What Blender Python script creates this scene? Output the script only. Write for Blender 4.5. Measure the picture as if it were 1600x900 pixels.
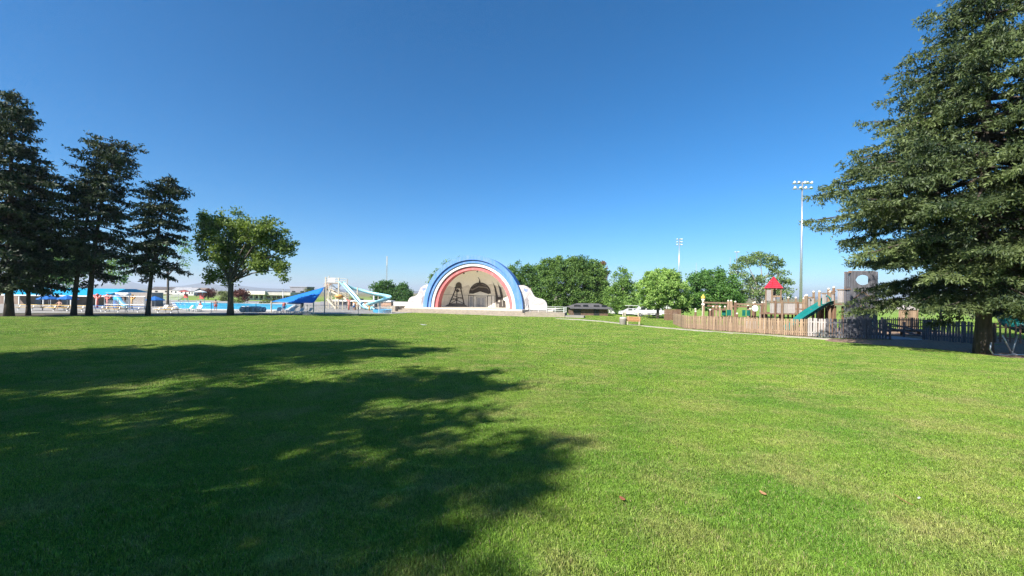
import bpy, bmesh, math, random
import numpy as np
from mathutils import Vector, Matrix
from math import radians, sin, cos, pi, sqrt, exp, atan2

# ------------------------------------------------------------------ clear
for o in list(bpy.data.objects): bpy.data.objects.remove(o)
SC = bpy.context.scene
COL = SC.collection
random.seed(7)

# ------------------------------------------------------------------ camera
CAMZ, ROLL, F = 1.6, radians(0.8), 601.0            # eye height, roll, focal length in 1600-wide pixels
cd = bpy.data.cameras.new('camera'); cd.sensor_width = 34.6; cd.lens = 34.6 * F / 1600.0
cd.shift_y = 10 / 1600.0; cd.clip_start = 0.05; cd.clip_end = 60000
cam = bpy.data.objects.new('camera', cd); COL.objects.link(cam)
cam.matrix_world = Matrix.Translation((0, 0, CAMZ)) @ Matrix.Rotation(radians(90), 4, 'X') @ Matrix.Rotation(ROLL, 4, 'Z')
SC.camera = cam

# ------------------------------------------------------------------ sky, sun, exposure
SUN_H = Vector((-0.678, -0.735)).normalized(); SUN_EL = radians(38.3)
to_sun = Vector((SUN_H.x * cos(SUN_EL), SUN_H.y * cos(SUN_EL), sin(SUN_EL)))
w = bpy.data.worlds.new('World'); SC.world = w; w.use_nodes = True
nt = w.node_tree; nt.nodes.clear()
sky = nt.nodes.new('ShaderNodeTexSky'); sky.sky_type = 'NISHITA'; sky.sun_disc = False
sky.sun_elevation = SUN_EL; sky.sun_rotation = atan2(SUN_H.x, SUN_H.y)
sky.altitude = 0; sky.air_density = 1.0; sky.dust_density = 0.3; sky.ozone_density = 10.0
bg = nt.nodes.new('ShaderNodeBackground'); bg.inputs[1].default_value = 0.073
hsv = nt.nodes.new('ShaderNodeHueSaturation'); hsv.inputs['Saturation'].default_value = 1.15; hsv.inputs['Hue'].default_value = .494
wo = nt.nodes.new('ShaderNodeOutputWorld')
nt.links.new(sky.outputs[0], hsv.inputs['Color']); nt.links.new(hsv.outputs[0], bg.inputs[0]); nt.links.new(bg.outputs[0], wo.inputs[0])
sd = bpy.data.lights.new('sun', 'SUN'); sd.energy = 4.9; sd.angle = radians(0.53); sd.color = (1, .95, .87)
sun = bpy.data.objects.new('sun', sd); COL.objects.link(sun)
sun.rotation_euler = (-to_sun).to_track_quat('-Z', 'Y').to_euler(); sun.location = to_sun * 60
vs = SC.view_settings
SC.display_settings.display_device = 'sRGB'
vs.view_transform = 'Standard'; vs.look = 'None'; vs.exposure = 1.2; vs.gamma = 1; vs.use_curve_mapping = False
SC.render.engine = 'CYCLES'
cy = SC.cycles
cy.use_denoising = True; cy.denoising_prefilter = 'NONE'; cy.max_bounces = 6; cy.diffuse_bounces = 4; cy.glossy_bounces = 2; cy.transmission_bounces = 4
cy.transparent_max_bounces = 8; cy.caustics_reflective = False; cy.caustics_refractive = False
cy.use_adaptive_sampling = True; cy.adaptive_threshold = 0.02

# ------------------------------------------------------------------ terrain and placing
def gz(x, y):
    d = np.maximum(y, 0.0); xx = np.clip(x, -80, 0)
    z = -2.9 * (1 - np.exp(-d / 45)) - 0.010 * xx * (1 - np.exp(-d / 25))
    z = z + 0.05 * np.sin(x * 0.21 + 1.0) * np.sin(y * 0.33) * np.exp(-d / 40) * np.clip(d / 6, 0, 1)
    return z
def GZ(x, y): return float(gz(np.float64(x), np.float64(y)))
def ray(px, py):                        # direction per unit of forward distance
    u, v = px - 800.0, -(py - 460.0)
    c, s = cos(ROLL), sin(ROLL)
    return (u * c - v * s) / F, (u * s + v * c) / F
def at(px, py, D):                      # point seen at a pixel at a forward distance D
    a, b = ray(px, py); return Vector((a * D, D, CAMZ + b * D))
def G(px, py):                          # point of the ground seen at a pixel
    a, b = ray(px, py); lo, hi = 1.0, 400.0
    for _ in range(60):
        m = (lo + hi) / 2
        if CAMZ + b * m > GZ(a * m, m): lo = m
        else: hi = m
    return Vector((a * lo, lo, GZ(a * lo, lo)))
def on(px, D, dz=0.0):                  # ground point in a pixel column at a distance
    p = at(px, 480, D); return Vector((p.x, D, GZ(p.x, D) + dz))

# ------------------------------------------------------------------ object helpers
def tag(o, label=None, cat=None, group=None, kind=None):
    if label: o['label'] = label
    if cat: o['category'] = cat
    if group: o['group'] = group
    if kind: o['kind'] = kind
    return o
def thing(name, label, cat, loc=(0, 0, 0), rz=0.0, group=None):
    o = bpy.data.objects.new(name, None); COL.objects.link(o); o.empty_display_size = .2
    o.location = loc; o.rotation_euler = (0, 0, rz)
    return tag(o, label, cat, group)
def link(name, me, parent=None, mat=None):
    o = bpy.data.objects.new(name, me); COL.objects.link(o)
    if parent is not None: o.parent = parent
    if mat is not None and not me.materials: me.materials.append(mat)
    return o
def copy_tree(o, parent=None):
    c = o.copy(); COL.objects.link(c); c.parent = parent
    for ch in list(o.children): copy_tree(ch, c)
    return c

class MB:                               # collects simple shapes, links them as one mesh
    def __init__(s): s.bm = bmesh.new()
    def box(s, c, d, rz=0, rx=0, ry=0, bev=0.0):
        m = Matrix.Translation(c) @ Matrix.Rotation(rz, 4, 'Z') @ Matrix.Rotation(ry, 4, 'Y') @ Matrix.Rotation(rx, 4, 'X') @ Matrix.Diagonal((d[0], d[1], d[2], 1))
        r = bmesh.ops.create_cube(s.bm, size=1, matrix=m)
        if bev > 0:
            es = list({e for v in r['verts'] for e in v.link_edges})
            bmesh.ops.bevel(s.bm, geom=es, offset=bev, segments=1, affect='EDGES', clamp_overlap=True)
        return s
    def bar(s, a, b, w, h=None):        # rectangular bar from a to b
        a, b = Vector(a), Vector(b); h = h or w; d = b - a
        q = d.to_track_quat('X', 'Z').to_matrix().to_4x4()
        m = Matrix.Translation((a + b) / 2) @ q @ Matrix.Diagonal((d.length, w, h, 1))
        bmesh.ops.create_cube(s.bm, size=1, matrix=m); return s
    def tube(s, pts, r, n=8, caps=True):
        pts = [Vector(p) for p in pts]; rs = r if isinstance(r, (list, tuple)) else [r] * len(pts)
        rings = []; up = Vector((0, 0, 1))
        for i, p in enumerate(pts):
            t = (pts[min(i + 1, len(pts) - 1)] - pts[max(i - 1, 0)]).normalized()
            ref = Vector((1, 0, 0)) if abs(t.z) > .9 else up
            a = t.cross(ref).normalized(); b = t.cross(a).normalized()
            rings.append([s.bm.verts.new(p + (a * cos(k * 2 * pi / n) + b * sin(k * 2 * pi / n)) * rs[i]) for k in range(n)])
        for i in range(len(rings) - 1):
            for k in range(n):
                s.bm.faces.new((rings[i][k], rings[i][(k + 1) % n], rings[i + 1][(k + 1) % n], rings[i + 1][k]))
        if caps:
            s.bm.faces.new(rings[0][::-1]); s.bm.faces.new(rings[-1])
        return s
    def lathe(s, prof, c=(0, 0, 0), n=16):   # list of (r, z)
        c = Vector(c); rings = []
        for r, z in prof:
            if r < 1e-4: rings.append([s.bm.verts.new(c + Vector((0, 0, z)))])
            else: rings.append([s.bm.verts.new(c + Vector((r * cos(k * 2 * pi / n), r * sin(k * 2 * pi / n), z))) for k in range(n)])
        for i in range(len(rings) - 1):
            A, B = rings[i], rings[i + 1]
            for k in range(n):
                k2 = (k + 1) % n
                if len(A) == 1 and len(B) == 1: continue
                if len(A) == 1: s.bm.faces.new((A[0], B[k2], B[k]))
                elif len(B) == 1: s.bm.faces.new((A[k], A[k2], B[0]))
                else: s.bm.faces.new((A[k], A[k2], B[k2], B[k]))
        return s
    def prism(s, pts, a, b, axis='y'):   # 2-D outline extruded from a to b along an axis
        f = {'y': lambda u, v, t: (u, t, v), 'x': lambda u, v, t: (t, u, v), 'z': lambda u, v, t: (u, v, t)}[axis]
        A = [s.bm.verts.new(f(u, v, a)) for u, v in pts]; B = [s.bm.verts.new(f(u, v, b)) for u, v in pts]
        n = len(pts)
        s.bm.faces.new(A); s.bm.faces.new(B[::-1])
        for i in range(n): s.bm.faces.new((A[i], B[i], B[(i + 1) % n], A[(i + 1) % n]))
        return s
    def poly(s, pts):
        s.bm.faces.new([s.bm.verts.new(p) for p in pts]); return s
    def mesh(s, name, smooth=False):
        bmesh.ops.recalc_face_normals(s.bm, faces=s.bm.faces[:])
        me = bpy.data.meshes.new(name); s.bm.to_mesh(me); s.bm.free()
        if smooth: me.polygons.foreach_set('use_smooth', [True] * len(me.polygons))
        return me
    def build(s, name, mat, parent=None, smooth=False):
        return link(name, s.mesh(name, smooth), parent, mat)

def np_mesh(name, V, Fc, attr=None, smooth=False):     # big meshes from arrays, Fc is (n,3) or (n,4)
    V = np.asarray(V, np.float32); Fc = np.asarray(Fc, np.int32); k = Fc.shape[1]
    me = bpy.data.meshes.new(name)
    me.vertices.add(len(V)); me.vertices.foreach_set('co', V.ravel())
    me.loops.add(Fc.size); me.loops.foreach_set('vertex_index', Fc.ravel())
    me.polygons.add(len(Fc)); me.polygons.foreach_set('loop_start', np.arange(0, Fc.size, k, dtype=np.int32))
    if smooth: me.polygons.foreach_set('use_smooth', np.ones(len(Fc), bool))
    me.update(calc_edges=True)
    if attr is not None:
        a = me.attributes.new('tone', 'FLOAT', 'FACE'); a.data.foreach_set('value', np.asarray(attr, np.float32))
    return me

# ------------------------------------------------------------------ materials
def nodes(name):
    m = bpy.data.materials.new(name); m.use_nodes = True
    return m, m.node_tree.nodes, m.node_tree.links, m.node_tree.nodes['Principled BSDF']
def mix_rgb(N, L, fac, a, b):
    n = N.new('ShaderNodeMix'); n.data_type = 'RGBA'
    for k, v in ((6, a), (7, b)):
        if isinstance(v, (tuple, list)): n.inputs[k].default_value = (*v, 1) if len(v) == 3 else v
        else: L.new(v, n.inputs[k])
    if isinstance(fac, (int, float)): n.inputs[0].default_value = fac
    else: L.new(fac, n.inputs[0])
    return n.outputs[2]
def noise(N, L, scale, detail=4, vec=None, rough=.6):
    n = N.new('ShaderNodeTexNoise'); n.inputs['Scale'].default_value = scale; n.inputs['Detail'].default_value = detail
    n.inputs['Roughness'].default_value = rough
    if vec is not None: L.new(vec, n.inputs['Vector'])
    return n.outputs[0]
def ramp(N, L, src, stops):
    r = N.new('ShaderNodeValToRGB'); L.new(src, r.inputs[0])
    el = r.color_ramp.elements
    while len(el) < len(stops): el.new(.5)
    for e, (p, c) in zip(el, stops): e.position = p; e.color = (*c, 1) if len(c) == 3 else c
    return r.outputs[0]
def mat(name, col, rough=.7, var=.18, scale=3.0, bump=.0, bscale=None, metal=0.0, col2=None, stretch=None, spec=.4, island=0.0):
    m, N, L, B = nodes(name)
    tc = N.new('ShaderNodeTexCoord'); vec = tc.outputs['Object']
    if stretch:
        mp = N.new('ShaderNodeMapping'); mp.inputs['Scale'].default_value = stretch; L.new(vec, mp.inputs[0]); vec = mp.outputs[0]
    c2 = col2 or tuple(max(0, c * (1 - var * 2)) for c in col); c1 = col if col2 else tuple(min(.95, c * (1 + var * .6)) for c in col)
    n1 = noise(N, L, scale, 5, vec)
    out = ramp(N, L, n1, [(.3, c2), (.7, c1)])
    if island > 0:                       # each separate object a slightly different tone
        oi = N.new('ShaderNodeObjectInfo')
        mr = N.new('ShaderNodeMapRange'); L.new(oi.outputs['Random'], mr.inputs[0])
        mr.inputs[3].default_value = 1 - island; mr.inputs[4].default_value = 1 + island
        hs = N.new('ShaderNodeHueSaturation'); L.new(out, hs.inputs['Color']); L.new(mr.outputs[0], hs.inputs['Value']); out = hs.outputs[0]
    L.new(out, B.inputs['Base Color']); B.inputs['Roughness'].default_value = rough; B.inputs['Metallic'].default_value = metal
    B.inputs['Specular IOR Level'].default_value = spec
    if bump > 0:
        bp = N.new('ShaderNodeBump'); bp.inputs['Strength'].default_value = bump; bp.inputs['Distance'].default_value = .02
        L.new(noise(N, L, bscale or scale * 6, 4, vec), bp.inputs['Height']); L.new(bp.outputs[0], B.inputs['Normal'])
    return m
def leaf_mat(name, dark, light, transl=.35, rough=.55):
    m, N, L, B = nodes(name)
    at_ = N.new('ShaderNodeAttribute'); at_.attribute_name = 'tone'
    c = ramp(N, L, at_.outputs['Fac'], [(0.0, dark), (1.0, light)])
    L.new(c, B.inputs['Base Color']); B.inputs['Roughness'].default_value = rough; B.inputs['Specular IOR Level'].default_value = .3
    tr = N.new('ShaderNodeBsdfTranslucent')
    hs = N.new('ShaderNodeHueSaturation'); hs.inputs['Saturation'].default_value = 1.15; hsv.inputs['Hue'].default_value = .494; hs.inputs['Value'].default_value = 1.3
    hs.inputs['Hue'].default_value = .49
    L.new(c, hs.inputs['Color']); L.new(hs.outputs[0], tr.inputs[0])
    mx = N.new('ShaderNodeMixShader'); mx.inputs[0].default_value = transl
    L.new(B.outputs[0], mx.inputs[1]); L.new(tr.outputs[0], mx.inputs[2])
    L.new(mx.outputs[0], N['Material Output'].inputs[0])
    return m
# ------------------------------------------------------------------ ground
def grass_colour(N, L):                 # world-position colour of the turf: lush, mid and dry patches
    ge = N.new('ShaderNodeNewGeometry'); p = ge.outputs['Position']
    a = noise(N, L, .45, 5, p, .65); b = noise(N, L, 1.1, 6, p, .7); c = noise(N, L, 14.0, 3, p)
    lush = (.128, .260, .032); mid = (.222, .335, .050); dry = (.390, .350, .140)
    c1 = mix_rgb(N, L, ramp(N, L, a, [(.38, (0, 0, 0)), (.62, (1, 1, 1))]), lush, mid)
    c2 = mix_rgb(N, L, ramp(N, L, b, [(.47, (0, 0, 0)), (.74, (.8, .8, .8))]), c1, dry)
    c3 = mix_rgb(N, L, ramp(N, L, c, [(.35, (.22, .22, .22)), (.65, (0, 0, 0))]), c2, (.07, .11, .018))
    return c3, p
m, N, L, B = nodes('turf_ground')
c, p = grass_colour(N, L)
sx = N.new('ShaderNodeVectorMath'); sx.operation = 'LENGTH'; L.new(p, sx.inputs[0])
far = N.new('ShaderNodeMapRange'); L.new(sx.outputs['Value'], far.inputs[0]); far.inputs[1].default_value = 150; far.inputs[2].default_value = 420
fn = noise(N, L, .012, 6, p)
fc = ramp(N, L, fn, [(.35, (.09, .11, .05)), (.5, (.22, .19, .11)), (.65, (.12, .13, .07))])
L.new(mix_rgb(N, L, far.outputs[0], c, fc), B.inputs['Base Color']); B.inputs['Roughness'].default_value = .9; B.inputs['Specular IOR Level'].default_value = .1
bp = N.new('ShaderNodeBump'); bp.inputs['Strength'].default_value = .8; bp.inputs['Distance'].default_value = .03
L.new(noise(N, L, 40, 3, p), bp.inputs['Height']); L.new(bp.outputs[0], B.inputs['Normal'])
TURF = m
rr = np.concatenate([np.linspace(0, 30, 40), np.geomspace(31, 120, 50)[1:], np.geomspace(125, 9000, 40)])
na = 120; th = np.linspace(0, 2 * pi, na, endpoint=False)
X = (rr[1:, None] * np.cos(th)[None]).ravel(); Y = (rr[1:, None] * np.sin(th)[None]).ravel()
V = np.stack([np.append(X, 0), np.append(Y, 0), np.append(gz(X, Y), 0)], 1)
Fq = []
idx = np.arange((len(rr) - 1) * na).reshape(-1, na); nx = np.roll(idx, -1, 1)
Fq = np.stack([idx[:-1], nx[:-1], nx[1:], idx[1:]], -1).reshape(-1, 4)
me = np_mesh('lawn', V[:-1], Fq, smooth=True)
lawn = link('lawn', me, None, TURF); tag(lawn, 'wide mown green lawn sloping gently down to the bandshell', 'lawn', kind='structure')
# closes the ring at the camera's feet
def sheet(name, poly, dz, mat_, step=1.2, label=None, kind='structure', parent=None, thick=0.0):
    # a polygon in plan, cut into cells and laid dz above the terrain
    bm = bmesh.new(); f = bm.faces.new([bm.verts.new((x, y, 0)) for x, y in poly])
    xs = [q[0] for q in poly]; ys = [q[1] for q in poly]
    for ax, lo, hi in ((0, min(xs), max(xs)), (1, min(ys), max(ys))):
        st = max(step, (hi - lo) / 60)
        v = lo + st
        while v < hi:
            no = (1, 0, 0) if ax == 0 else (0, 1, 0); co = (v, 0, 0) if ax == 0 else (0, v, 0)
            bmesh.ops.bisect_plane(bm, geom=bm.verts[:] + bm.edges[:] + bm.faces[:], plane_co=co, plane_no=no); v += st
    if thick:
        r = bmesh.ops.extrude_face_region(bm, geom=bm.faces[:])
        top = {e for e in r['geom'] if isinstance(e, bmesh.types.BMVert)}
    for v in bm.verts:
        v.co.z = GZ(v.co.x, v.co.y) + dz - (0 if (not thick or v in top) else thick)
    bmesh.ops.recalc_face_normals(bm, faces=bm.faces[:])
    if not thick and bm.faces and sum(f.normal.z for f in bm.faces) < 0: bmesh.ops.reverse_faces(bm, faces=bm.faces[:])
    me = bpy.data.meshes.new(name); bm.to_mesh(me); bm.free()
    o = link(name, me, parent, mat_)
    if parent is None: tag(o, label, name.replace('_', ' ') if kind == 'structure' else None, kind=kind)
    return o
def gp(px, py): p = G(px, py); return (p.x, p.y)
CONC = mat('concrete', (.29, .265, .225), .85, .12, 1.5, .25, 20)
CONC_DECK = mat('pool_concrete', (.30, .28, .25), .85, .10, 1.2, .2, 20)
PATHM = mat('path_concrete', (.42, .375, .29), .85, .10, 1.5, .25, 20)
DIRT = mat('woodchip_soil', (.30, .20, .13), .95, .3, 8, .8, 60)
link('lawn_patch', MB().poly([(rr[1] * cos(t), rr[1] * sin(t), GZ(rr[1] * cos(t), rr[1] * sin(t)) ) for t in th]).mesh('lawn_patch'), lawn, TURF)
# path from the stage end past the bench along the playground fence
pa = [(868, 497.6), (905, 499), (940, 501.6), (985, 506.8), (1030, 511.2), (1075, 514.9), (1130, 519.2), (1200, 523.4), (1262, 527.2), (1300, 529.6)]
pb0 = [(878, 499.4), (905, 501.4), (940, 503.8), (985, 508.8), (1030, 513.4), (1075, 517.4), (1130, 521.9), (1200, 526.3), (1262, 530.4), (1290, 532)]
pb = [(a[0] + (b[0] - a[0]) * .6, a[1] + (b[1] - a[1]) * .6) for a, b in zip(pa, pb0)]
sheet('path', [gp(*q) for q in pa] + [gp(*q) for q in pb[::-1]], .032, PATHM, 1.5, 'pale concrete footpath curving from the stage along the fence', thick=.1)
# worn soil in front of the dark fence under the spruce
sb = [gp(1295, 529.0), gp(1390, 531.5), gp(1440, 532), gp(1520, 538), gp(1560, 539)]
far_ = [(34, 26), (40, 24), (40, 15.5)]
sa = [gp(1600, 563), gp(1560, 557), gp(1500, 549.5), gp(1440, 544), gp(1380, 540), gp(1330, 536.5), gp(1288, 533.2)]
sheet('soil_strip', sb + far_ + [(27, 16.0)] + sa, .008, DIRT, 1.0, 'brown worn soil strip under the big spruce')
play_poly = [gp(1070, 513.6), gp(1143, 518.8), gp(1262, 526.4), gp(1300, 528.6), gp(1388, 531), gp(1520, 537.8), (40, 24.5), (46, 44), (22, 50), gp(1052, 506.5)]
sheet('playground_surface', play_poly, .02, DIRT, 1.5, 'brown woodchip surface inside the playground fence')
# pool terrace
deck_poly = [gp(-120, 490.5), gp(60, 489.6), gp(200, 489.4), gp(330, 490.0), gp(480, 490.8), gp(610, 490.6), (-10, 105), (-60, 140), (-160, 120), (-140, 60)]
deck = sheet('pool_terrace', deck_poly, .05, CONC_DECK, 3.0, 'pale concrete terrace around the swimming pool', thick=.12)

# needle litter under the row of spruces, tree shade painted into its dark tone
LITTER_SHADE = mat('litter_and_shade', (.105, .080, .050), .95, .35, 3, .8, 40)
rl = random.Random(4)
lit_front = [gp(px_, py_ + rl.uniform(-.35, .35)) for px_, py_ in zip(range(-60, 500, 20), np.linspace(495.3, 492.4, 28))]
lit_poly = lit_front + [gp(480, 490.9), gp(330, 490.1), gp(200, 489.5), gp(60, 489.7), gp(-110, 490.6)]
sheet('litter_and_shade', lit_poly, .010, LITTER_SHADE, 1.5, 'dark strip of needle litter and painted tree shade beside the terrace')
# ------------------------------------------------------------------ grass
m, N, L, B = nodes('grass_blades')
c, p = grass_colour(N, L)
oi = N.new('ShaderNodeAttribute'); oi.attribute_name = 'tone'
hs = N.new('ShaderNodeHueSaturation'); L.new(c, hs.inputs['Color'])
mr = N.new('ShaderNodeMapRange'); L.new(oi.outputs['Fac'], mr.inputs[0]); mr.inputs[3].default_value = .45; mr.inputs[4].default_value = 2.0
L.new(mr.outputs[0], hs.inputs['Value'])
mr2 = N.new('ShaderNodeMapRange'); L.new(oi.outputs['Fac'], mr2.inputs[0]); mr2.inputs[3].default_value = .508; mr2.inputs[4].default_value = .488
L.new(mr2.outputs[0], hs.inputs['Hue'])
straw = N.new('ShaderNodeMath'); straw.operation = 'GREATER_THAN'; L.new(oi.outputs['Fac'], straw.inputs[0]); straw.inputs[1].default_value = .945
blade = mix_rgb(N, L, straw.outputs[0], hs.outputs[0], (.42, .36, .18))
L.new(blade, B.inputs['Base Color']); B.inputs['Roughness'].default_value = .5; B.inputs['Specular IOR Level'].default_value = .25
tr = N.new('ShaderNodeBsdfTranslucent'); L.new(blade, tr.inputs[0])
mx = N.new('ShaderNodeMixShader'); mx.inputs[0].default_value = .35
L.new(B.outputs[0], mx.inputs[1]); L.new(tr.outputs[0], mx.inputs[2]); L.new(mx.outputs[0], N['Material Output'].inputs[0])
GRASS = m
rng = np.random.default_rng(3)
def blade_tile(name, size, n, h0, h1, wd):
    bx = rng.uniform(-size / 2, size / 2, (n, 2)); az = rng.uniform(0, 2 * pi, n); h = rng.uniform(h0, h1, n)
    lean = rng.uniform(.3, 1.7, n) * h; la = rng.uniform(0, 2 * pi, n)
    wv = np.stack([np.cos(az), np.sin(az), np.zeros(n)], 1) * (wd * rng.uniform(.6, 1.3, n))[:, None] / 2
    b = np.stack([bx[:, 0], bx[:, 1], np.full(n, -.025)], 1)
    mid = b + np.stack([np.cos(la) * lean * .35, np.sin(la) * lean * .35, h * .65 + .025], 1)
    tip = b + np.stack([np.cos(la) * lean, np.sin(la) * lean, h + .025], 1)
    V = np.stack([b - wv, b + wv, mid + wv * .7, mid - wv * .7, tip], 1).reshape(-1, 3)
    i = np.arange(n)[:, None] * 5
    T = np.concatenate([i + [[0, 1, 2]], i + [[0, 2, 3]], i + [[3, 2, 4]]], 1).reshape(-1, 3)
    me = np_mesh(name, V, T, np.repeat(rng.uniform(0, 1, n), 3)); me.materials.append(GRASS)
    return bpy.data.objects.new(name, me)
def inside(poly, X, Y):
    r = np.zeros(len(X), bool); n = len(poly)
    for i in range(n):
        x1, y1 = poly[i]; x2, y2 = poly[(i + 1) % n]
        c = ((y1 > Y) != (y2 > Y)) & (X < (x2 - x1) * (Y - y1) / (y2 - y1 + 1e-12) + x1); r ^= c
    return r
path_poly = [gp(*q) for q in pa] + [gp(*q) for q in pb[::-1]]
soil_poly = sb + far_ + [(27, 16.0)] + sa
def grass_ring(name, tile, size, ylo, yhi, label, edge=False):
    xs = np.arange(-1.5 * yhi - 4, 1.5 * yhi + 4, size); ys = np.arange(ylo, yhi, size)
    X, Y = [a.ravel() for a in np.meshgrid(xs, ys)]
    X = X + rng.uniform(-.12, .12, len(X)) * size; Y = Y + rng.uniform(-.12, .12, len(Y)) * size
    keep = np.abs(X) < 1.42 * np.maximum(Y, 0) + 3
    X, Y = X[keep], Y[keep]
    def clear(m):                         # whole tile free of paving, soil and stage
        k = np.ones(len(X), bool)
        for ox, oy in ((0, 0), (m, 0), (-m, 0), (0, m), (0, -m), (m * .7, m * .7), (-m * .7, m * .7), (m * .7, -m * .7), (-m * .7, -m * .7)):
            for po in (path_poly, soil_poly, play_poly, deck_poly, lit_poly): k &= ~inside(po, X + ox, Y + oy)
            k &= ~((X + ox > -24) & (X + ox < 12) & (Y + oy > 70.3 - .26 * (X + ox + 8)))
        return k
    keep = clear(size * .68)
    if edge: keep = keep & ~clear(1.36 * .8)
    X, Y = X[keep], Y[keep]; P = np.stack([X, Y, gz(X, Y)], 1).astype(np.float32)
    me = bpy.data.meshes.new(name); me.vertices.add(len(P)); me.vertices.foreach_set('co', P.ravel())
    o = link(name, me); me.materials.append(GRASS)
    tag(o, label, 'grass', kind='stuff')
    ng = bpy.data.node_groups.new(name, 'GeometryNodeTree')
    ng.interface.new_socket('Geometry', in_out='INPUT', socket_type='NodeSocketGeometry')
    ng.interface.new_socket('Geometry', in_out='OUTPUT', socket_type='NodeSocketGeometry')
    n = ng.nodes; l = ng.links
    gi = n.new('NodeGroupInput'); go = n.new('NodeGroupOutput'); ip = n.new('GeometryNodeInstanceOnPoints')
    ob = n.new('GeometryNodeObjectInfo'); ob.inputs[0].default_value = tile
    rv = n.new('FunctionNodeRandomValue'); rv.data_type = 'FLOAT_VECTOR'; rv.inputs[0].default_value = (0, 0, 0); rv.inputs[1].default_value = (0, 0, 6.283)
    rs = n.new('FunctionNodeRandomValue'); rs.data_type = 'FLOAT'; rs.inputs[2].default_value = .75; rs.inputs[3].default_value = 1.25; rs.inputs[8].default_value = 5
    cx = n.new('ShaderNodeCombineXYZ'); cx.inputs[0].default_value = 1; cx.inputs[1].default_value = 1
    l.new(rs.outputs[1], cx.inputs[2]); l.new(cx.outputs[0], ip.inputs['Scale'])
    l.new(gi.outputs[0], ip.inputs['Points']); l.new(ob.outputs['Geometry'], ip.inputs['Instance']); l.new(rv.outputs[0], ip.inputs['Rotation'])
    l.new(ip.outputs[0], go.inputs[0])
    md = o.modifiers.new('grass', 'NODES'); md.node_group = ng
    return o
grass_ring('near_grass', blade_tile('near_blades', .78, 11500, .008, .028, .0042), .5, 1.6, 8.0, 'short green grass blades nearest on the lawn')
grass_ring('middle_grass', blade_tile('middle_blades', 1.5, 15000, .010, .032, .0065), 1.0, 8.0, 20.0, 'short green grass in the middle of the lawn')
grass_ring('distant_grass', blade_tile('distant_blades', 3.0, 14000, .012, .040, .016), 2.0, 20.0, 74.0, 'short green grass on the distant lawn before the bandshell')
grass_ring('edge_grass', blade_tile('edge_blades', .62, 800, .012, .04, .014), .5, 14.0, 74.0, 'short green grass along the edges of path and soil', True)
# ------------------------------------------------------------------ trees
BARK_S = mat('spruce_bark', (.085, .066, .052), .95, .3, 2.5, .8, 14, stretch=(3, 3, .6))
BARK_B = mat('broadleaf_bark', (.10, .082, .064), .95, .3, 2.0, .8, 14, stretch=(3, 3, .5))
BARK_P = mat('pale_bark', (.30, .27, .23), .9, .25, 2.0, .6, 14, stretch=(3, 3, .5))
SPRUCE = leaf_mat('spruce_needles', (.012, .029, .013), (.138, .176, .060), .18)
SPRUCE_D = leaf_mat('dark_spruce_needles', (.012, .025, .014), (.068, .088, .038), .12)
def norm(a): return a / (np.linalg.norm(a, axis=-1, keepdims=True) + 1e-9)
def cards(P, D, ln, wd, rg, tone):
    # diamond-shaped leaf cards at P along D
    n = len(P); D = norm(D)
    R = norm(np.cross(D, rg.normal(size=(n, 3)))); ln = np.broadcast_to(ln, n)[:, None]; wd = np.broadcast_to(wd, n)[:, None]
    V = np.stack([P, P + D * ln * .45 + R * wd * .5, P + D * ln, P + D * ln * .45 - R * wd * .5], 1).reshape(-1, 3)
    return V, tone
def finish_cards(name, Vs, Ts, mat_, parent):
    V = np.concatenate(Vs); n = len(V) // 4
    o = link(name, np_mesh(name, V, np.arange(n * 4).reshape(-1, 4), np.clip(np.concatenate(Ts), 0, 1)), parent, mat_)
    return o
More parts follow.
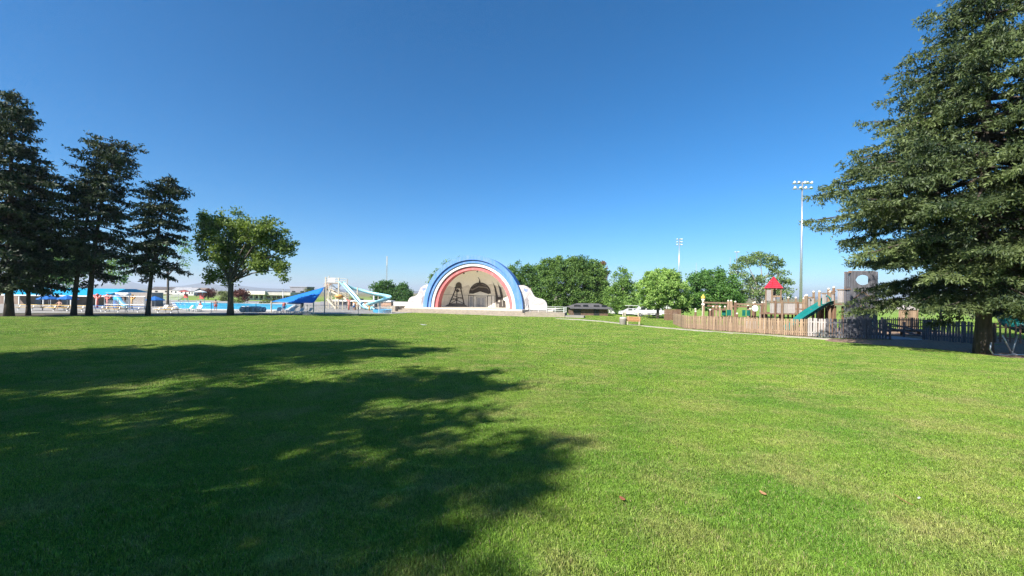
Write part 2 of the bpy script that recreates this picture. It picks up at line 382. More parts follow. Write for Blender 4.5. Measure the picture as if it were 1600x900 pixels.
def spruce_mesh(H, R, seed, clear, dens=1.0, low=.86, lowt=.12, fan=1.0, card=.22, lean=(0, 0), top_cut=1.0, ragged=.25, gap=0.0, flat=.9, prof=None, girth=.021, tuft=1.0, droopk=1.0, spacing=1.0, slim=.30):
    rg = np.random.default_rng(seed)
    mt = MB(); zs = np.linspace(0, H * .98, 14)
    r0 = H * girth
    axis = lambda z: np.array([lean[0] * (z / H) ** 1.5, lean[1] * (z / H) ** 1.5, z])
    mt.tube([axis(z) for z in zs], [r0 * ((1 - z / H) ** .85) * (1 + .30 * exp(-z / .35)) + .02 for z in zs], 12)
    lm = MB(); Vs, Ts = [], []
    z = clear; az = rg.uniform(0, 6.28)
    while z < H * .985 * top_cut:
        t = (z - clear) / (H - clear)
        for k in range(int(rg.integers(4, 8))):
            az += 2.39996 + rg.normal() * .35
            if rg.random() < gap: continue
            env = (1 - t) ** flat * (low + (1 - low) * min(1, t / lowt))
            if prof: env = float(np.interp(z, [q_[0] for q_ in prof], [q_[1] for q_ in prof])) / R
            Lb = R * env * rg.uniform(1 - ragged, 1 + ragged * .55) + .28
            if rg.random() < .08: Lb *= .55
            zb = z + rg.normal() * .25
            h = np.array([cos(az), sin(az), 0]); side = np.array([-sin(az), cos(az), 0])
            droop = (.22 + .22 * (1 - t)) * droopk + rg.normal() * .10
            rise = .16 if t < .75 else .45
            pos = lambda s: axis(zb) + h * (Lb * s)[..., None] + np.array([0, 0, 1]) * ((-droop * s + rise * s ** 2.3) * Lb * (1 if t < .8 else .35))[..., None]
            br = .014 + .012 * Lb
            ss = np.linspace(0, .92, 5)
            lm.tube(pos(ss), [br * (1 - .85 * q) for q in ss], 4, False)
            nt_ = max(6, int(Lb / .17)); s = rg.uniform(.10 + .12 * min(1, Lb / 4), 1, nt_ * 2); sg = np.where(rg.random(nt_ * 2) < .5, -1, 1)
            tl = (.16 + .30 * Lb * np.sqrt(np.clip(1 - s, .02, 1)) * .9) * rg.uniform(.6, 1.15, nt_ * 2); tl = np.minimum(tl * fan, 1.5)
            p0 = pos(s)
            td = h * .62 + side * sg[:, None] * .78 + np.array([0, 0, -.16]) + rg.normal(size=(nt_ * 2, 3)) * .14
            td = norm(td)
            m_ = np.maximum(2, (tl / .105 * dens).astype(int)); rep = np.repeat(np.arange(nt_ * 2), m_)
            q = rg.uniform(.05, 1, len(rep))
            pp = p0[rep] + td[rep] * (tl[rep] * q)[:, None]; pp[:, 2] -= .20 * tl[rep] * q ** 2 - rg.normal(size=len(rep)) * .03
            dd = td[rep] * .8 + rg.normal(size=(len(rep), 3)) * .5 + np.array([0, 0, .05])
            hang = rg.random(len(rep)) < .34; dd[hang] = rg.normal(size=(hang.sum(), 3)) * .35 + np.array([0, 0, -1.0])
            bt = rg.normal() * .13
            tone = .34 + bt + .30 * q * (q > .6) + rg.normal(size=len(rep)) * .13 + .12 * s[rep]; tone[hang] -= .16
            V, T = cards(pp, dd, card * rg.uniform(.7, 1.25, len(rep)), card * slim, rg, tone); Vs.append(V); Ts.append(T)
        z += (.26 + .20 * (1 - t)) * rg.uniform(.8, 1.2) / min(1.3, max(.8, dens)) * spacing
    # leader
    n = int(60 * dens); q = rg.uniform(.90, 1.0, n) * top_cut * H
    if top_cut > .97:
        V, T = cards(np.stack([axis(a) for a in q]), rg.normal(size=(n, 3)) + np.array([0, 0, .6]), card, card * .4, rg, .5 + rg.normal(size=n) * .1); Vs.append(V); Ts.append(T)
    return mt.mesh('trunk', True), lm.mesh('branches', True), Vs, Ts
def spruce(label, loc, H, R, seed, clear, group=None, needles=SPRUCE, name='spruce_tree', rz=0.0, **kw):
    t = thing(name, label, 'tree', loc, rz, group)
    a, b, Vs, Ts = spruce_mesh(H, R, seed, clear, **kw)
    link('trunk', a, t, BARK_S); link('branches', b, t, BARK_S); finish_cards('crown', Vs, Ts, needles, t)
    return t

def broadleaf(label, loc, blobs, trunk_h, trunk_r, seed, leaf, dens, dark, light, group=None, bark=None, card=.22, transl=.35, forks=None, name='leafy_tree', clump=.75, fill=.62, lean=(0, 0)):
    # blobs: ellipsoids (x, y, z, rx, ry, rz) over the tree's base; each is filled with twig clumps, each clump with leaf cards
    rg = np.random.default_rng(seed); bark = bark or BARK_B
    t = thing(name, label, 'tree', loc, 0, group)
    fork = Vector((lean[0], lean[1], trunk_h))
    tm = MB(); tm.tube([(0, 0, -.3), (lean[0] * .1, lean[1] * .1, trunk_h * .25), (lean[0] * .5, lean[1] * .5, trunk_h * .6), fork, fork + Vector((lean[0] * .3, lean[1] * .3, trunk_h * .4))],
            [trunk_r * 1.35, trunk_r, trunk_r * .9, trunk_r * .8, trunk_r * .45], 12)
    tm.build('trunk', bark, t, True)
    lm = MB(); Vs, Ts = [], []
    lmat = leaf_mat(name + '_leaves', dark, light, transl)
    for (bx, by, bz, rx, ry, rz) in blobs:
        c = Vector((bx, by, bz))
        a = fork + Vector((rg.normal() * .1, rg.normal() * .1, -rg.uniform(0, .3) * trunk_h * .3)); mid = a.lerp(c, .5) + Vector((rg.normal(), rg.normal(), rg.normal())) * .25 + Vector((0, 0, .1 * (c - a).length))
        r = trunk_r * .42
        lm.tube([a, a.lerp(mid, .6), mid, c], [r, r * .75, r * .6, r * .25], 6, False)
        vol = rx * ry * rz; nc = max(4, int(dens * (vol ** .72) * 9))
        u = norm(rg.normal(size=(nc, 3))); rad = rg.uniform(fill ** 3, 1.0, nc) ** (1 / 3) * rg.uniform(.70, 1.20, nc)
        C = np.array([bx, by, bz]) + u * rad[:, None] * np.array([rx, ry, rz])
        for i in range(min(nc, 9)):
            e = Vector(C[i]); lm.tube([c, c.lerp(e, .55) + Vector((0, 0, .1)), e], [r * .3, r * .2, .012], 4, False)
        m_ = rg.integers(int(leaf * .6), int(leaf * 1.3) + 1, nc); rep = np.repeat(np.arange(nc), m_)
        cs = clump * rg.uniform(.6, 1.2, nc)
        off = norm(rg.normal(size=(len(rep), 3))) * (rg.uniform(0, 1, len(rep)) ** .5)[:, None] * cs[rep][:, None]; off[:, 2] *= .7
        P = C[rep] + off
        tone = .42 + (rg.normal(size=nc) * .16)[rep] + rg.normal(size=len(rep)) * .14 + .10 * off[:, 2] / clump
        D = rg.normal(size=(len(rep), 3)) + np.array([0, 0, -.25]) + norm(off) * .5
        V, T = cards(P, D, card * rg.uniform(.7, 1.3, len(rep)), card * .62, rg, tone); Vs.append(V); Ts.append(T)
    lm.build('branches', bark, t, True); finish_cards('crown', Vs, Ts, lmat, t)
    return t
def px_blobs(base, D, spec, depth=.8):
    # spec: (px, py, half width px, half height px, y offset in m): ellipsoids measured at the tree's distance
    out = []
    for (px, py, hw, hh, dy) in spec:
        p = at(px, py, D + dy) - base; k = (D + dy) / F
        out.append((p.x, p.y, p.z, hw * k, hw * k * depth, hh * k))
    return out

# big spruce at the right, beside the playground
b = G(1536, 553)
spruce('huge green spruce standing at the right edge in front of the playground fence', b, 20.5, 7.4, 11, 2.9, dens=2.6, card=.19, ragged=.34, low=1, fan=1.2, spacing=1.12, droopk=.95, slim=.30, girth=.0130,
       prof=[(2.7, 3.8), (4.2, 4.6), (5.4, 4.4), (6.6, 4.9), (7.3, 6.3), (8.1, 6.7), (9.2, 6.0), (11.4, 4.9), (14.6, 3.2), (17.6, 1.5), (20.0, .2)])
b2 = Vector((37.5, 27.5, GZ(37.5, 27.5)))
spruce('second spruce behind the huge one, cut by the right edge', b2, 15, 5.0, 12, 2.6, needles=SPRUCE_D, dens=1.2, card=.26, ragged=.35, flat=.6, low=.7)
# left row of spruces
SG = 'dark spruces in front of the pool terrace'
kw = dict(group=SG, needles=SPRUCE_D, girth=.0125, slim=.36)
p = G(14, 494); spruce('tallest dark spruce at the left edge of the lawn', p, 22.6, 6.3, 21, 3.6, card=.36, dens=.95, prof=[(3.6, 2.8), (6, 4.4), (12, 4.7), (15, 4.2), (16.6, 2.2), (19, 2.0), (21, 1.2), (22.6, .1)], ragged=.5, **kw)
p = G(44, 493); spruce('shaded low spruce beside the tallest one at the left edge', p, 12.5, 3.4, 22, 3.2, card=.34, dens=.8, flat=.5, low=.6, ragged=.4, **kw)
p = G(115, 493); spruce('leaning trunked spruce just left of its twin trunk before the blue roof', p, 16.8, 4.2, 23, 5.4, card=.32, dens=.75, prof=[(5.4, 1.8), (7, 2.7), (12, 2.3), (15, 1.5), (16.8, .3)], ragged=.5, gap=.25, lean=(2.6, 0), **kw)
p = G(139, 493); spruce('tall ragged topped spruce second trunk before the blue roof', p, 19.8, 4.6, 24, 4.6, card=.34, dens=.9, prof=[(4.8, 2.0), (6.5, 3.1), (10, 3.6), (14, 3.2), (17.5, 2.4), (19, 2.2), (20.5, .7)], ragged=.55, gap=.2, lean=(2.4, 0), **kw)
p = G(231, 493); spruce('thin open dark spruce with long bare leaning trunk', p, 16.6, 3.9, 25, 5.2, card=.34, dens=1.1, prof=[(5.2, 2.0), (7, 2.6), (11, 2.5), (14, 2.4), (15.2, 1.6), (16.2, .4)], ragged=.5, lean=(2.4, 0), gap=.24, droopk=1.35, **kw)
# leafy tree right of them
b = G(360, 493); D = b.y
broadleaf('rounded green leafy tree standing alone between dark spruces and blue shade sail', b,
    px_blobs(b, D, [(350, 352, 32, 24, 0), (322, 350, 18, 24, 1), (395, 360, 30, 22, -1), (428, 372, 24, 22, 0), (445, 388, 16, 16, 0), (375, 385, 34, 24, 1.5), (340, 390, 22, 20, -1.5), (415, 405, 26, 18, 1), (405, 415, 18, 12, -1), (335, 430, 16, 15, 0), (318, 385, 12, 16, 0), (440, 420, 13, 15, 0), (366, 412, 20, 20, 0), (362, 436, 10, 10, .5)]),
    4.6, .34, 31, 60, 1.25, (.045, .090, .017), (.255, .330, .082), card=.30, clump=.8, fill=.35)
# ------------------------------------------------------------------ bandshell
def paint(name, col, rough=.55, dirt=.12, wear=(.5, .47, .42)):
    m, N, L, B = nodes(name)
    tc = N.new('ShaderNodeTexCoord'); v = tc.outputs['Object']
    mp = N.new('ShaderNodeMapping'); mp.inputs['Scale'].default_value = (1.5, 1.5, .35); L.new(v, mp.inputs[0])
    a = noise(N, L, 1.2, 6, mp.outputs[0], .7); f = ramp(N, L, a, [(.45, (0, 0, 0)), (.85, (dirt * 3, dirt * 3, dirt * 3))])
    L.new(mix_rgb(N, L, f, col, wear), B.inputs['Base Color']); B.inputs['Roughness'].default_value = rough
    b = N.new('ShaderNodeBump'); b.inputs['Strength'].default_value = .15; b.inputs['Distance'].default_value = .01
    L.new(noise(N, L, 30, 3, v), b.inputs['Height']); L.new(b.outputs[0], B.inputs['Normal'])
    return m
BLUE = paint('blue_paint', (.070, .200, .500), .65, .13); WHITE = paint('white_paint', (.60, .59, .575), .65, .14)
RED = paint('red_paint', (.50, .115, .115), .65, .13); CREAM = paint('cream_plaster', (.88, .83, .72), .8, .08)
WALLW = paint('white_wall_paint', (.47, .43, .41), .8, .12)
INK = mat('mural_dark_grey', (.055, .045, .040), .8, .15, 2); INK2 = mat('mural_mid_grey', (.20, .175, .15), .8, .15, 2); INK3 = mat('mural_pale_grey', (.36, .33, .285), .8, .12, 2)
PALE = mat('mural_white', (.76, .72, .65), .8, .08, 2); INKL = mat('mural_line_grey', (.27, .245, .25), .8, .1, 2)
MBLUE = mat('mural_blue', (.20, .27, .46), .8, .15, 4); MRED = mat('mural_red', (.50, .34, .33), .8, .15, 4)
STEP = mat('step_concrete', (.31, .262, .205), .85, .13, 1.5, .25, 20); RAILW = mat('white_rail_paint', (.75, .75, .73), .5, .08)
DARKM = mat('dark_metal', (.03, .03, .032), .5, .2)
TH = radians(15); BC = at(736, 481.6, 73.5)
bs = thing('bandshell', 'large blue white and red arched bandshell with grey mural inside', 'bandshell', (BC.x, BC.y, BC.z), -TH)
gl = GZ(BC.x, BC.y) - BC.z               # lawn height in the bandshell's frame
def arch(r1, r0, ya, yb, n=72):
    bm = MB(); rows = []
    for i in range(n + 1):
        a = pi * i / n; c, s = cos(a), sin(a)
        rows.append([bm.bm.verts.new((r * c, y, r * s)) for r, y in ((r1, ya), (r1, yb), (r0, yb), (r0, ya))])
    for i in range(n):
        for k in range(4): bm.bm.faces.new((rows[i][k], rows[i][(k + 1) % 4], rows[i + 1][(k + 1) % 4], rows[i + 1][k]))
    bm.bm.faces.new(rows[0]); bm.bm.faces.new(rows[-1][::-1])
    return bm
arch(10.12, 9.28, 0, 2.6).build('outer_ring', BLUE, bs); arch(9.277, 8.68, .30, 2.5).build('inner_blue_ring', BLUE, bs)
arch(8.677, 8.08, .52, 2.45).build('white_ring', WHITE, bs); arch(8.077, 7.36, .85, 2.4).build('red_ring', RED, bs)
# half dome shell inside and its back
def dome(a, b, y0, n=48, k=20, inner=True):
    bm = MB().bm; g = [[bm.verts.new((a * cos(pi * i / n) * cos(pi / 2 * j / k), y0 + b * sin(pi / 2 * j / k), a * sin(pi * i / n) * cos(pi / 2 * j / k))) for i in range(n + 1)] for j in range(k)]
    ap = bm.verts.new((0, y0 + b, 0))
    for j in range(k - 1):
        for i in range(n): bm.faces.new((g[j][i], g[j][i + 1], g[j + 1][i + 1], g[j + 1][i]))
    for i in range(n): bm.faces.new((g[-1][i], g[-1][i + 1], ap))
    return bm
SA, SB, SY = 7.45, 6.0, 2.3
for nm, a_, b_, y_, mt_ in (('shell', SA, SB, SY, CREAM), ('shell_back', 9.2, 9.0, 2.55, WALLW)):
    bm = dome(a_, b_, y_); me = bpy.data.meshes.new(nm); bm.to_mesh(me); bm.free()
    me.polygons.foreach_set('use_smooth', [True] * len(me.polygons)); link(nm, me, bs, mt_)
# mural painted on the shell: outlines in crop units, turned to metres and laid on the curved wall
lm = lambda x, y: ((x - 720) / 41.95, (540 - y) / 41.95)
def mural(name, polys, mt_, off):
    bm = bmesh.new()
    for po in polys:
        pts = [lm(*q) for q in po]
        try: f = bm.faces.new([bm.verts.new((x, 0, z)) for x, z in pts])
        except ValueError: continue
    bmesh.ops.triangulate(bm, faces=bm.faces[:])
    for _ in range(5):
        es = [e for e in bm.edges if e.calc_length() > .45]
        if not es: break
        bmesh.ops.subdivide_edges(bm, edges=es, cuts=1); bmesh.ops.triangulate(bm, faces=bm.faces[:])
    cb = -Vector((BC.x, BC.y, 0)); cl = Matrix.Rotation(TH, 3, 'Z') @ cb; ce = Vector((cl.x, cl.y, CAMZ - BC.z))
    for v in bm.verts:                    # where the painter's outline meets the dome
        q = Vector((v.co.x, .4, v.co.z)); d = (q - ce).normalized(); lo, hi = 0.0, 16.0
        for _ in range(30):
            m_ = (lo + hi) / 2; r = q + d * m_; yy = max(0, r.y - SY)
            if (r.x / (SA - off)) ** 2 + (r.z / (SA - off)) ** 2 + (yy / (SB - off)) ** 2 < 1: lo = m_
            else: hi = m_
        v.co = q + d * lo
    me = bpy.data.meshes.new(name); bm.to_mesh(me); bm.free(); return link(name, me, bs, mt_)
def strip(a, b, w): 
    d = Vector((b[0] - a[0], b[1] - a[1])); n = Vector((-d.y, d.x)).normalized() * w / 2
    return [(a[0] + n.x, a[1] + n.y), (b[0] + n.x, b[1] + n.y), (b[0] - n.x, b[1] - n.y), (a[0] - n.x, a[1] - n.y)]
mural('mural_mountains', [[(455, 430), (470, 400), (500, 375), (520, 362), (545, 372), (575, 378), (590, 388), (640, 372), (668, 360), (690, 352), (705, 372), (705, 430)], [(840, 352), (880, 345), (905, 352), (940, 360), (975, 372), (990, 400), (1003, 428), (880, 430)],
      [(432, 470), (440, 432), (1006, 430), (1018, 470), (1022, 520), (425, 520)]], mat('mural_hill', (.72, .655, .56), .8, .1, 1.2), .02)
mural('mural_seam', [strip((445, 432), (1010, 440), 3.0)], INK2, .05)
mural('mural_mound', [[(485, 530), (510, 514), (550, 505), (600, 502), (640, 506), (665, 514), (690, 530)]], INK2, .05)
tw = [[(568, 372), (636, 376), (636, 382), (566, 380)], strip((581, 380), (521, 516), 9), strip((622, 380), (654, 512), 9), strip((590, 385), (588, 505), 8), strip((556, 440), (648, 470), 5), strip((535, 478), (640, 452), 5), strip((545, 458), (652, 505), 5), strip((524, 512), (600, 470), 5), strip((575, 400), (630, 405), 5), [(580, 395), (596, 388), (608, 396), (604, 412), (584, 412)]]
mural('mural_tower', tw, INK, .07)
mural('mural_tower_cap', [[(574, 372), (580, 345), (596, 332), (614, 332), (628, 345), (632, 374)]], mat('mural_olive', (.115, .10, .075), .8, .2, 3), .06)
arc = lambda cx, cy, rx, ry, a0, a1, n=14: [(cx + rx * cos(radians(a0 + (a1 - a0) * i / n)), cy - ry * sin(radians(a0 + (a1 - a0) * i / n))) for i in range(n + 1)]
mural('mural_dome', [arc(787, 420, 93, 88, 182, 0)[::1] + [(860, 425), (790, 404), (730, 424)], [(776, 336), (780, 310), (766, 290), (772, 291), (787, 312), (792, 336)]], INK, .06)
mural('mural_dome_band', [[(704, 392), (722, 398), (775, 372), (845, 378), (868, 400), (866, 392), (848, 368), (778, 360), (724, 386), (708, 380)], strip((716, 364), (760, 348), 6), strip((800, 345), (850, 362), 5)], INK2, .09)
mural('mural_portico', [[(736, 437), (790, 405), (852, 432), (852, 440)], [(694, 438), (912, 438), (912, 541), (694, 541)]], PALE, .08)
mural('mural_portico_lines', [strip((692, 432), (692, 540), 5), strip((735, 440), (735, 540), 4), strip((758, 450), (758, 538), 3), strip((836, 448), (836, 540), 3), strip((851, 440), (851, 540), 6), strip((886, 436), (886, 541), 4), strip((694, 440), (880, 440), 3), strip((914, 436), (914, 541), 4), strip((756, 450), (838, 450), 3)], INK, .11)
mural('mural_portico_panels', [[(764, 456), (796, 456), (796, 536), (764, 536)], [(800, 456), (830, 456), (830, 536), (800, 536)], [(700, 446), (728, 446), (728, 520), (700, 520)]], mat('mural_bluegrey', (.38, .385, .40), .8, .2, 6), .10)
mural('mural_spires', [[(892, 322), (903, 348), (920, 372), (938, 440), (940, 541), (924, 541), (920, 440), (910, 380)], [(928, 320), (942, 352), (962, 376), (978, 430), (988, 541), (968, 541), (960, 440), (950, 384)], [(934, 446), (966, 446), (966, 541), (934, 541)], [(984, 470), (1000, 478), (1005, 541), (984, 541)]], INK, .09)
mural('mural_spire_windows', [arc(949, 478, 10, 11, 0, 330, 10), [(930, 500), (936, 500), (936, 536), (930, 536)], [(942, 500), (948, 500), (948, 536), (942, 536)], [(972, 470), (977, 470), (980, 520), (975, 520)]], INK3, .12)
for x, y in ((622, 257), (860, 260), (740, 241)):
    a, b_ = lm(x, y); l_ = MB().box((a, 1.9, b_), (.22, .34, .2), bev=.03); l_.bar((a, 1.95, b_ + .08), (a, 2.1, b_ + .42), .05); l_.build('stage_lamp', DARKM, bs)
# stage, steps
zg = gl - .35
MB().prism([(-13.4, -1.5), (10.4, -1.5), (11.5, 1.0), (15.6, 1.0), (15.6, 12.5), (-15.4, 12.5), (-15.4, 1.0), (-14.4, .6)], zg, -.012, 'z').build('stage_floor', mat('pale_stage_floor', (.52, .47, .39), .7, .08), bs)
nst = 4; rise = (0 - gl) / (nst + .25)
for i in range(nst):
    xa, xb = -13.6 - .38 * i, 10.6 + .55 * i; y0, y1 = -1.5 - .62 * (i + 1), -1.5 - .62 * i - .006
    MB().prism([(xa, y0), (xb, y0), (xb + .1, y1), (xa - .1, y1)], zg, -rise * (i + 1), 'z').build('step', STEP, bs)
MB().prism([(11.4, -3.4), (18.2, -2.6), (18.2, .9), (11.4, .9)], zg - .3, -.30, 'z').build('side_platform', STEP, bs)
MB().prism([(18.4, -3.4), (21.5, -3.0), (21.5, -.2), (18.4, -.2)], zg - .3, gl + .35, 'z').build('ramp_block', CONC, bs)
MB().prism([(-17.4, -1.2), (-14.6, -1.2), (-14.6, .9), (-17.4, .9)], zg, .10, 'z').build('side_block', STEP, bs)
MB().prism([(-17.35, .92), (-13.9, .92), (-13.9, 1.3), (-17.35, 1.3)], -.5, .95, 'z').build('side_parapet', paint('grey_parapet', (.42, .41, .40)), bs)
MB().prism([(-17.3, zg), (-17.3, -.55), (-14.7, .12), (-14.7, zg)], -2.6, -1.25, 'y').build('cheek_wall', STEP, bs)
# curved wing walls
wing = [(9.0, 0), (9.0, 4.5), (9.9, 4.52), (10.5, 4.3), (11.0, 3.9), (11.35, 3.4), (11.6, 2.85), (11.9, 2.4), (12.4, 2.16), (13.1, 2.02), (13.55, 1.75), (13.85, 1.3), (13.95, .8), (13.95, 0)]
for sgn in (-1, 1):
    wl = MB().prism([(sgn * (9 + (x - 9) * (1 if sgn < 0 else 1.12)), z - .03) for x, z in wing], .75, 1.15, 'y').build('wing_wall', WALLW, bs)
    q = lambda x, z: (sgn * (9 + (x - 9) * (1 if sgn < 0 else 1.12)), z)
    def art(name, polys, mt_, off):
        b_ = MB()
        for po in polys: b_.prism([q(x, z) for x, z in po], .75 - off, .749, 'y')
        return b_.build(name, mt_, wl)
    def wav(x0, x1, z, th_, am, ph): 
        n = 8; up = [(x0 + (x1 - x0) * i / n, z + am * sin(i * 1.1 + ph)) for i in range(n + 1)]; return up + [(x, zz - th_) for x, zz in up[::-1]]
    art('mural_canton', [[(10.0, 3.95), (10.35, 3.75), (10.75, 3.85), (10.72, 3.35), (10.4, 3.2), (10.1, 3.4)]], MBLUE, .004)
    art('mural_stripes', [wav(10.55, 11.25, 3.9 - k * .22, .09, .05, k * .5) for k in range(5)] + [wav(10.3, 11.35, 2.95 - k * .2, .08, .05, k * .6) for k in range(3)], MRED, .007)
    art('mural_figure', [[(10.30, .45), (10.32, 1.3), (10.22, 1.8), (10.38, 2.1), (10.52, 2.35), (10.62, 2.3), (10.72, 1.95), (10.95, 1.7), (10.85, 1.5), (10.95, .9), (10.9, .4), (10.7, .4), (10.65, 1.0), (10.5, .4)], [(10.5, 2.3), (10.66, 2.38), (10.9, 2.9), (10.84, 2.95)]], INKL, .009)
    ln = [[(11.1, 2.3), (11.5, 1.9), (12.2, 1.45), (12.9, 1.4), (13.7, 1.35)], [(11.2, 1.55), (11.7, .95), (12.6, .9), (13.2, 1.2), (13.8, 1.0)], [(11.3, .62), (12.4, .6), (13.0, .42), (13.8, .5)], [(9.9, 1.0), (10.2, 1.1), (10.2, 2.4), (9.9, 2.7)], [(11.0, 3.2), (11.3, 2.7), (11.7, 2.2), (12.4, 1.9), (13.2, 1.75)], [(11.5, 1.35), (12.0, 1.2), (12.5, 1.15), (13.1, 1.0), (13.6, .78)], [(10.0, .28), (11.2, .26), (12.6, .24), (13.8, .25)], [(9.7, 3.1), (9.95, 3.3), (10.05, 3.9), (10.3, 4.15), (10.7, 4.05)]]
    for l_ in ln: art('mural_contour', [strip(a, b2_, .065) for a, b2_ in zip(l_, l_[1:])], INKL, .012)
# white pipe railings
def railing(pts, h=1.0):
    r = MB()
    for a, b_ in zip(pts, pts[1:]):
        a, b_ = Vector(a), Vector(b_); n = max(1, int((b_ - a).length / 1.3))
        for i in range(n + 1):
            p_ = a.lerp(b_, i / n); r.tube([p_, p_ + Vector((0, 0, h))], .032, 6)
        for k in (.38, .70, 1.0): r.tube([a + Vector((0, 0, h * k)), b_ + Vector((0, 0, h * k))], .030, 6)
    return r.build('railing', RAILW, bs)
railing([(10.9, -1.1, -.02), (10.9, .5, -.02)]); railing([(12.2, -3.1, -.3), (18.0, -2.4, -.3)]); railing([(18.1, -2.3, -.3), (18.1, .6, -.3)])
# ------------------------------------------------------------------ trees behind
def bt(label, px, py, D, spec, th, tr, seed, leaf, dens, dark, light, **kw):
    b = on(px, D); group = kw.pop('group', None)
    return broadleaf(label, b, px_blobs(b, D, [(a1, a2, a3 * 1.1, a4 * 1.1, a5) for a1, a2, a3, a4, a5 in spec]), th, tr, seed, int(leaf * 1.35), dens * 1.25, dark, light, group=group, **kw)
TG = 'leafy trees behind the bandshell and playground'
GD, GL = (0.049, 0.116, 0.025), (0.247, 0.396, 0.090)
bt('narrow upright green tree rising right behind the blue arch', 822, 490, 96, [(806, 432, 16, 18, 0), (822, 440, 18, 26, 0), (838, 432, 12, 18, 1), (830, 462, 20, 20, 0), (850, 455, 16, 26, -1), (858, 476, 12, 14, 0), (815, 470, 14, 16, 0)], 3.5, .35, 41, 34, .8, (0.037, 0.099, 0.022), (0.207, 0.344, 0.081), card=.40, clump=.95, group=TG)
bt('largest dense green tree shading the brown brick restroom', 903, 497, 88, [(860, 420, 18, 16, 0), (880, 416, 20, 14, 1), (905, 416, 20, 15, 0), (925, 424, 20, 16, 1), (938, 436, 12, 18, 0), (872, 440, 24, 20, -1), (905, 440, 26, 20, 0), (930, 455, 20, 20, 1), (885, 462, 20, 18, 0), (912, 468, 24, 16, -1), (945, 465, 14, 14, 0), (880, 480, 12, 12, 0)], 3.0, .55, 42, 36, .85, (0.037, 0.092, 0.020), (0.223, 0.350, 0.085), card=.40, clump=.95, group=TG)
bt('slim light green tree with pale trunk beside the restroom', 975, 500, 82, [(972, 432, 10, 12, 0), (970, 450, 16, 18, 0), (985, 460, 18, 18, 1), (962, 465, 16, 18, 0), (978, 474, 20, 10, -1)], 2.6, .22, 43, 34, .9, (0.067, 0.146, 0.029), (0.305, 0.469, 0.112), card=.36, clump=.85, bark=BARK_P, group=TG)
bt('bright yellow green round tree above the picnic area', 1028, 505, 66, [(1022, 436, 18, 14, 0), (1045, 434, 18, 14, .5), (1060, 450, 16, 16, 0), (1032, 452, 24, 18, -1), (1010, 456, 16, 18, 0), (1050, 468, 20, 14, 0), (1022, 472, 20, 11, 0), (1068, 468, 10, 13, 0), (1040, 445, 20, 18, 1)], 2.4, .24, 44, 46, 1.2, (0.099, 0.199, 0.040), (0.446, 0.623, 0.171), card=.30, clump=.62, group=TG)
bt('dark green spreading tree between two lighter trees behind the playground', 1110, 505, 70, [(1092, 436, 16, 12, 0), (1115, 432, 20, 12, 1), (1135, 442, 16, 14, 0), (1105, 452, 24, 14, 0), (1130, 462, 22, 14, -1), (1090, 466, 20, 12, 0), (1145, 470, 18, 10, 0), (1110, 474, 24, 8, 0)], 2.6, .35, 45, 40, 1.0, (0.033, 0.099, 0.022), (0.174, 0.332, 0.071), card=.34, clump=.85, group=TG)
bt('sparse olive green tree with bare limbs behind the red roof', 1190, 500, 72, [(1165, 408, 14, 8, 0), (1188, 404, 20, 8, 1), (1208, 412, 14, 10, 0), (1152, 424, 12, 12, 0), (1215, 430, 12, 10, 0), (1232, 438, 10, 7, 0), (1160, 450, 14, 14, 0), (1185, 455, 18, 12, 0), (1212, 452, 12, 12, 1), (1228, 456, 10, 8, 0), (1148, 462, 14, 14, 0), (1180, 436, 14, 10, 1)], 2.6, .35, 46, 26, .8, (0.074, 0.130, 0.043), (0.305, 0.407, 0.144), card=.34, clump=.8, fill=.5, bark=BARK_P, group=TG)
bt('thin reddish topped tree poking above the largest tree', 942, 495, 104, [(942, 420, 8, 12, 0), (938, 440, 9, 16, 0)], 5.0, .25, 47, 30, .9, (0.108, 0.063, 0.036), (0.359, 0.233, 0.125), card=.4, clump=.8, group=TG)
for i, (px, sp, lb) in enumerate(((597, [(592, 450, 10, 10, 0), (603, 447, 9, 9, 0), (600, 462, 14, 12, 0)], 'leftmost of three dark green trees left of the bandshell'), (614, [(613, 452, 7, 9, 0), (612, 466, 10, 10, 0)], 'middle small one of three dark green trees left of the bandshell'), (630, [(629, 450, 8, 8, 0), (632, 462, 12, 12, 0), (640, 472, 10, 10, 0)], 'rightmost of three dark green trees nearest the white wing wall'))):
    bt(lb, px, 488, 125, sp, 3.0, .3, 50 + i, 30, .8, (0.029, 0.089, 0.025), (0.140, 0.261, 0.064), card=.5, clump=1.1, group='trees between pool and bandshell')
bt('tree peeking over the left shoulder of the blue arch', 690, 490, 100, [(678, 436, 9, 9, 0), (690, 424, 9, 8, 0), (702, 414, 8, 7, 0), (716, 406, 7, 6, 0), (690, 445, 20, 16, 0)], 4.0, .35, 54, 16, .55, (0.049, 0.116, 0.026), (0.247, 0.384, 0.108), card=.40, clump=.8)
bt('pale green tree glimpsed between the dark spruces', 90, 490, 78, [(80, 436, 16, 14, 0), (100, 430, 20, 18, 0), (75, 405, 16, 18, 0), (100, 400, 20, 18, 0), (185, 420, 16, 22, 2), (130, 410, 26, 18, 2)], 5, .35, 55, 22, .6, (0.067, 0.137, 0.036), (0.281, 0.416, 0.125), card=.4, clump=1.0, fill=.45)
bt('thin airy green tree behind the bare trunked spruce', 262, 490, 74, [(248, 395, 12, 16, 0), (290, 385, 10, 18, 0), (240, 420, 10, 12, 0), (288, 405, 8, 10, 0)], 6, .2, 56, 12, .5, (0.067, 0.137, 0.036), (0.281, 0.416, 0.125), card=.36, clump=.9, fill=.45)
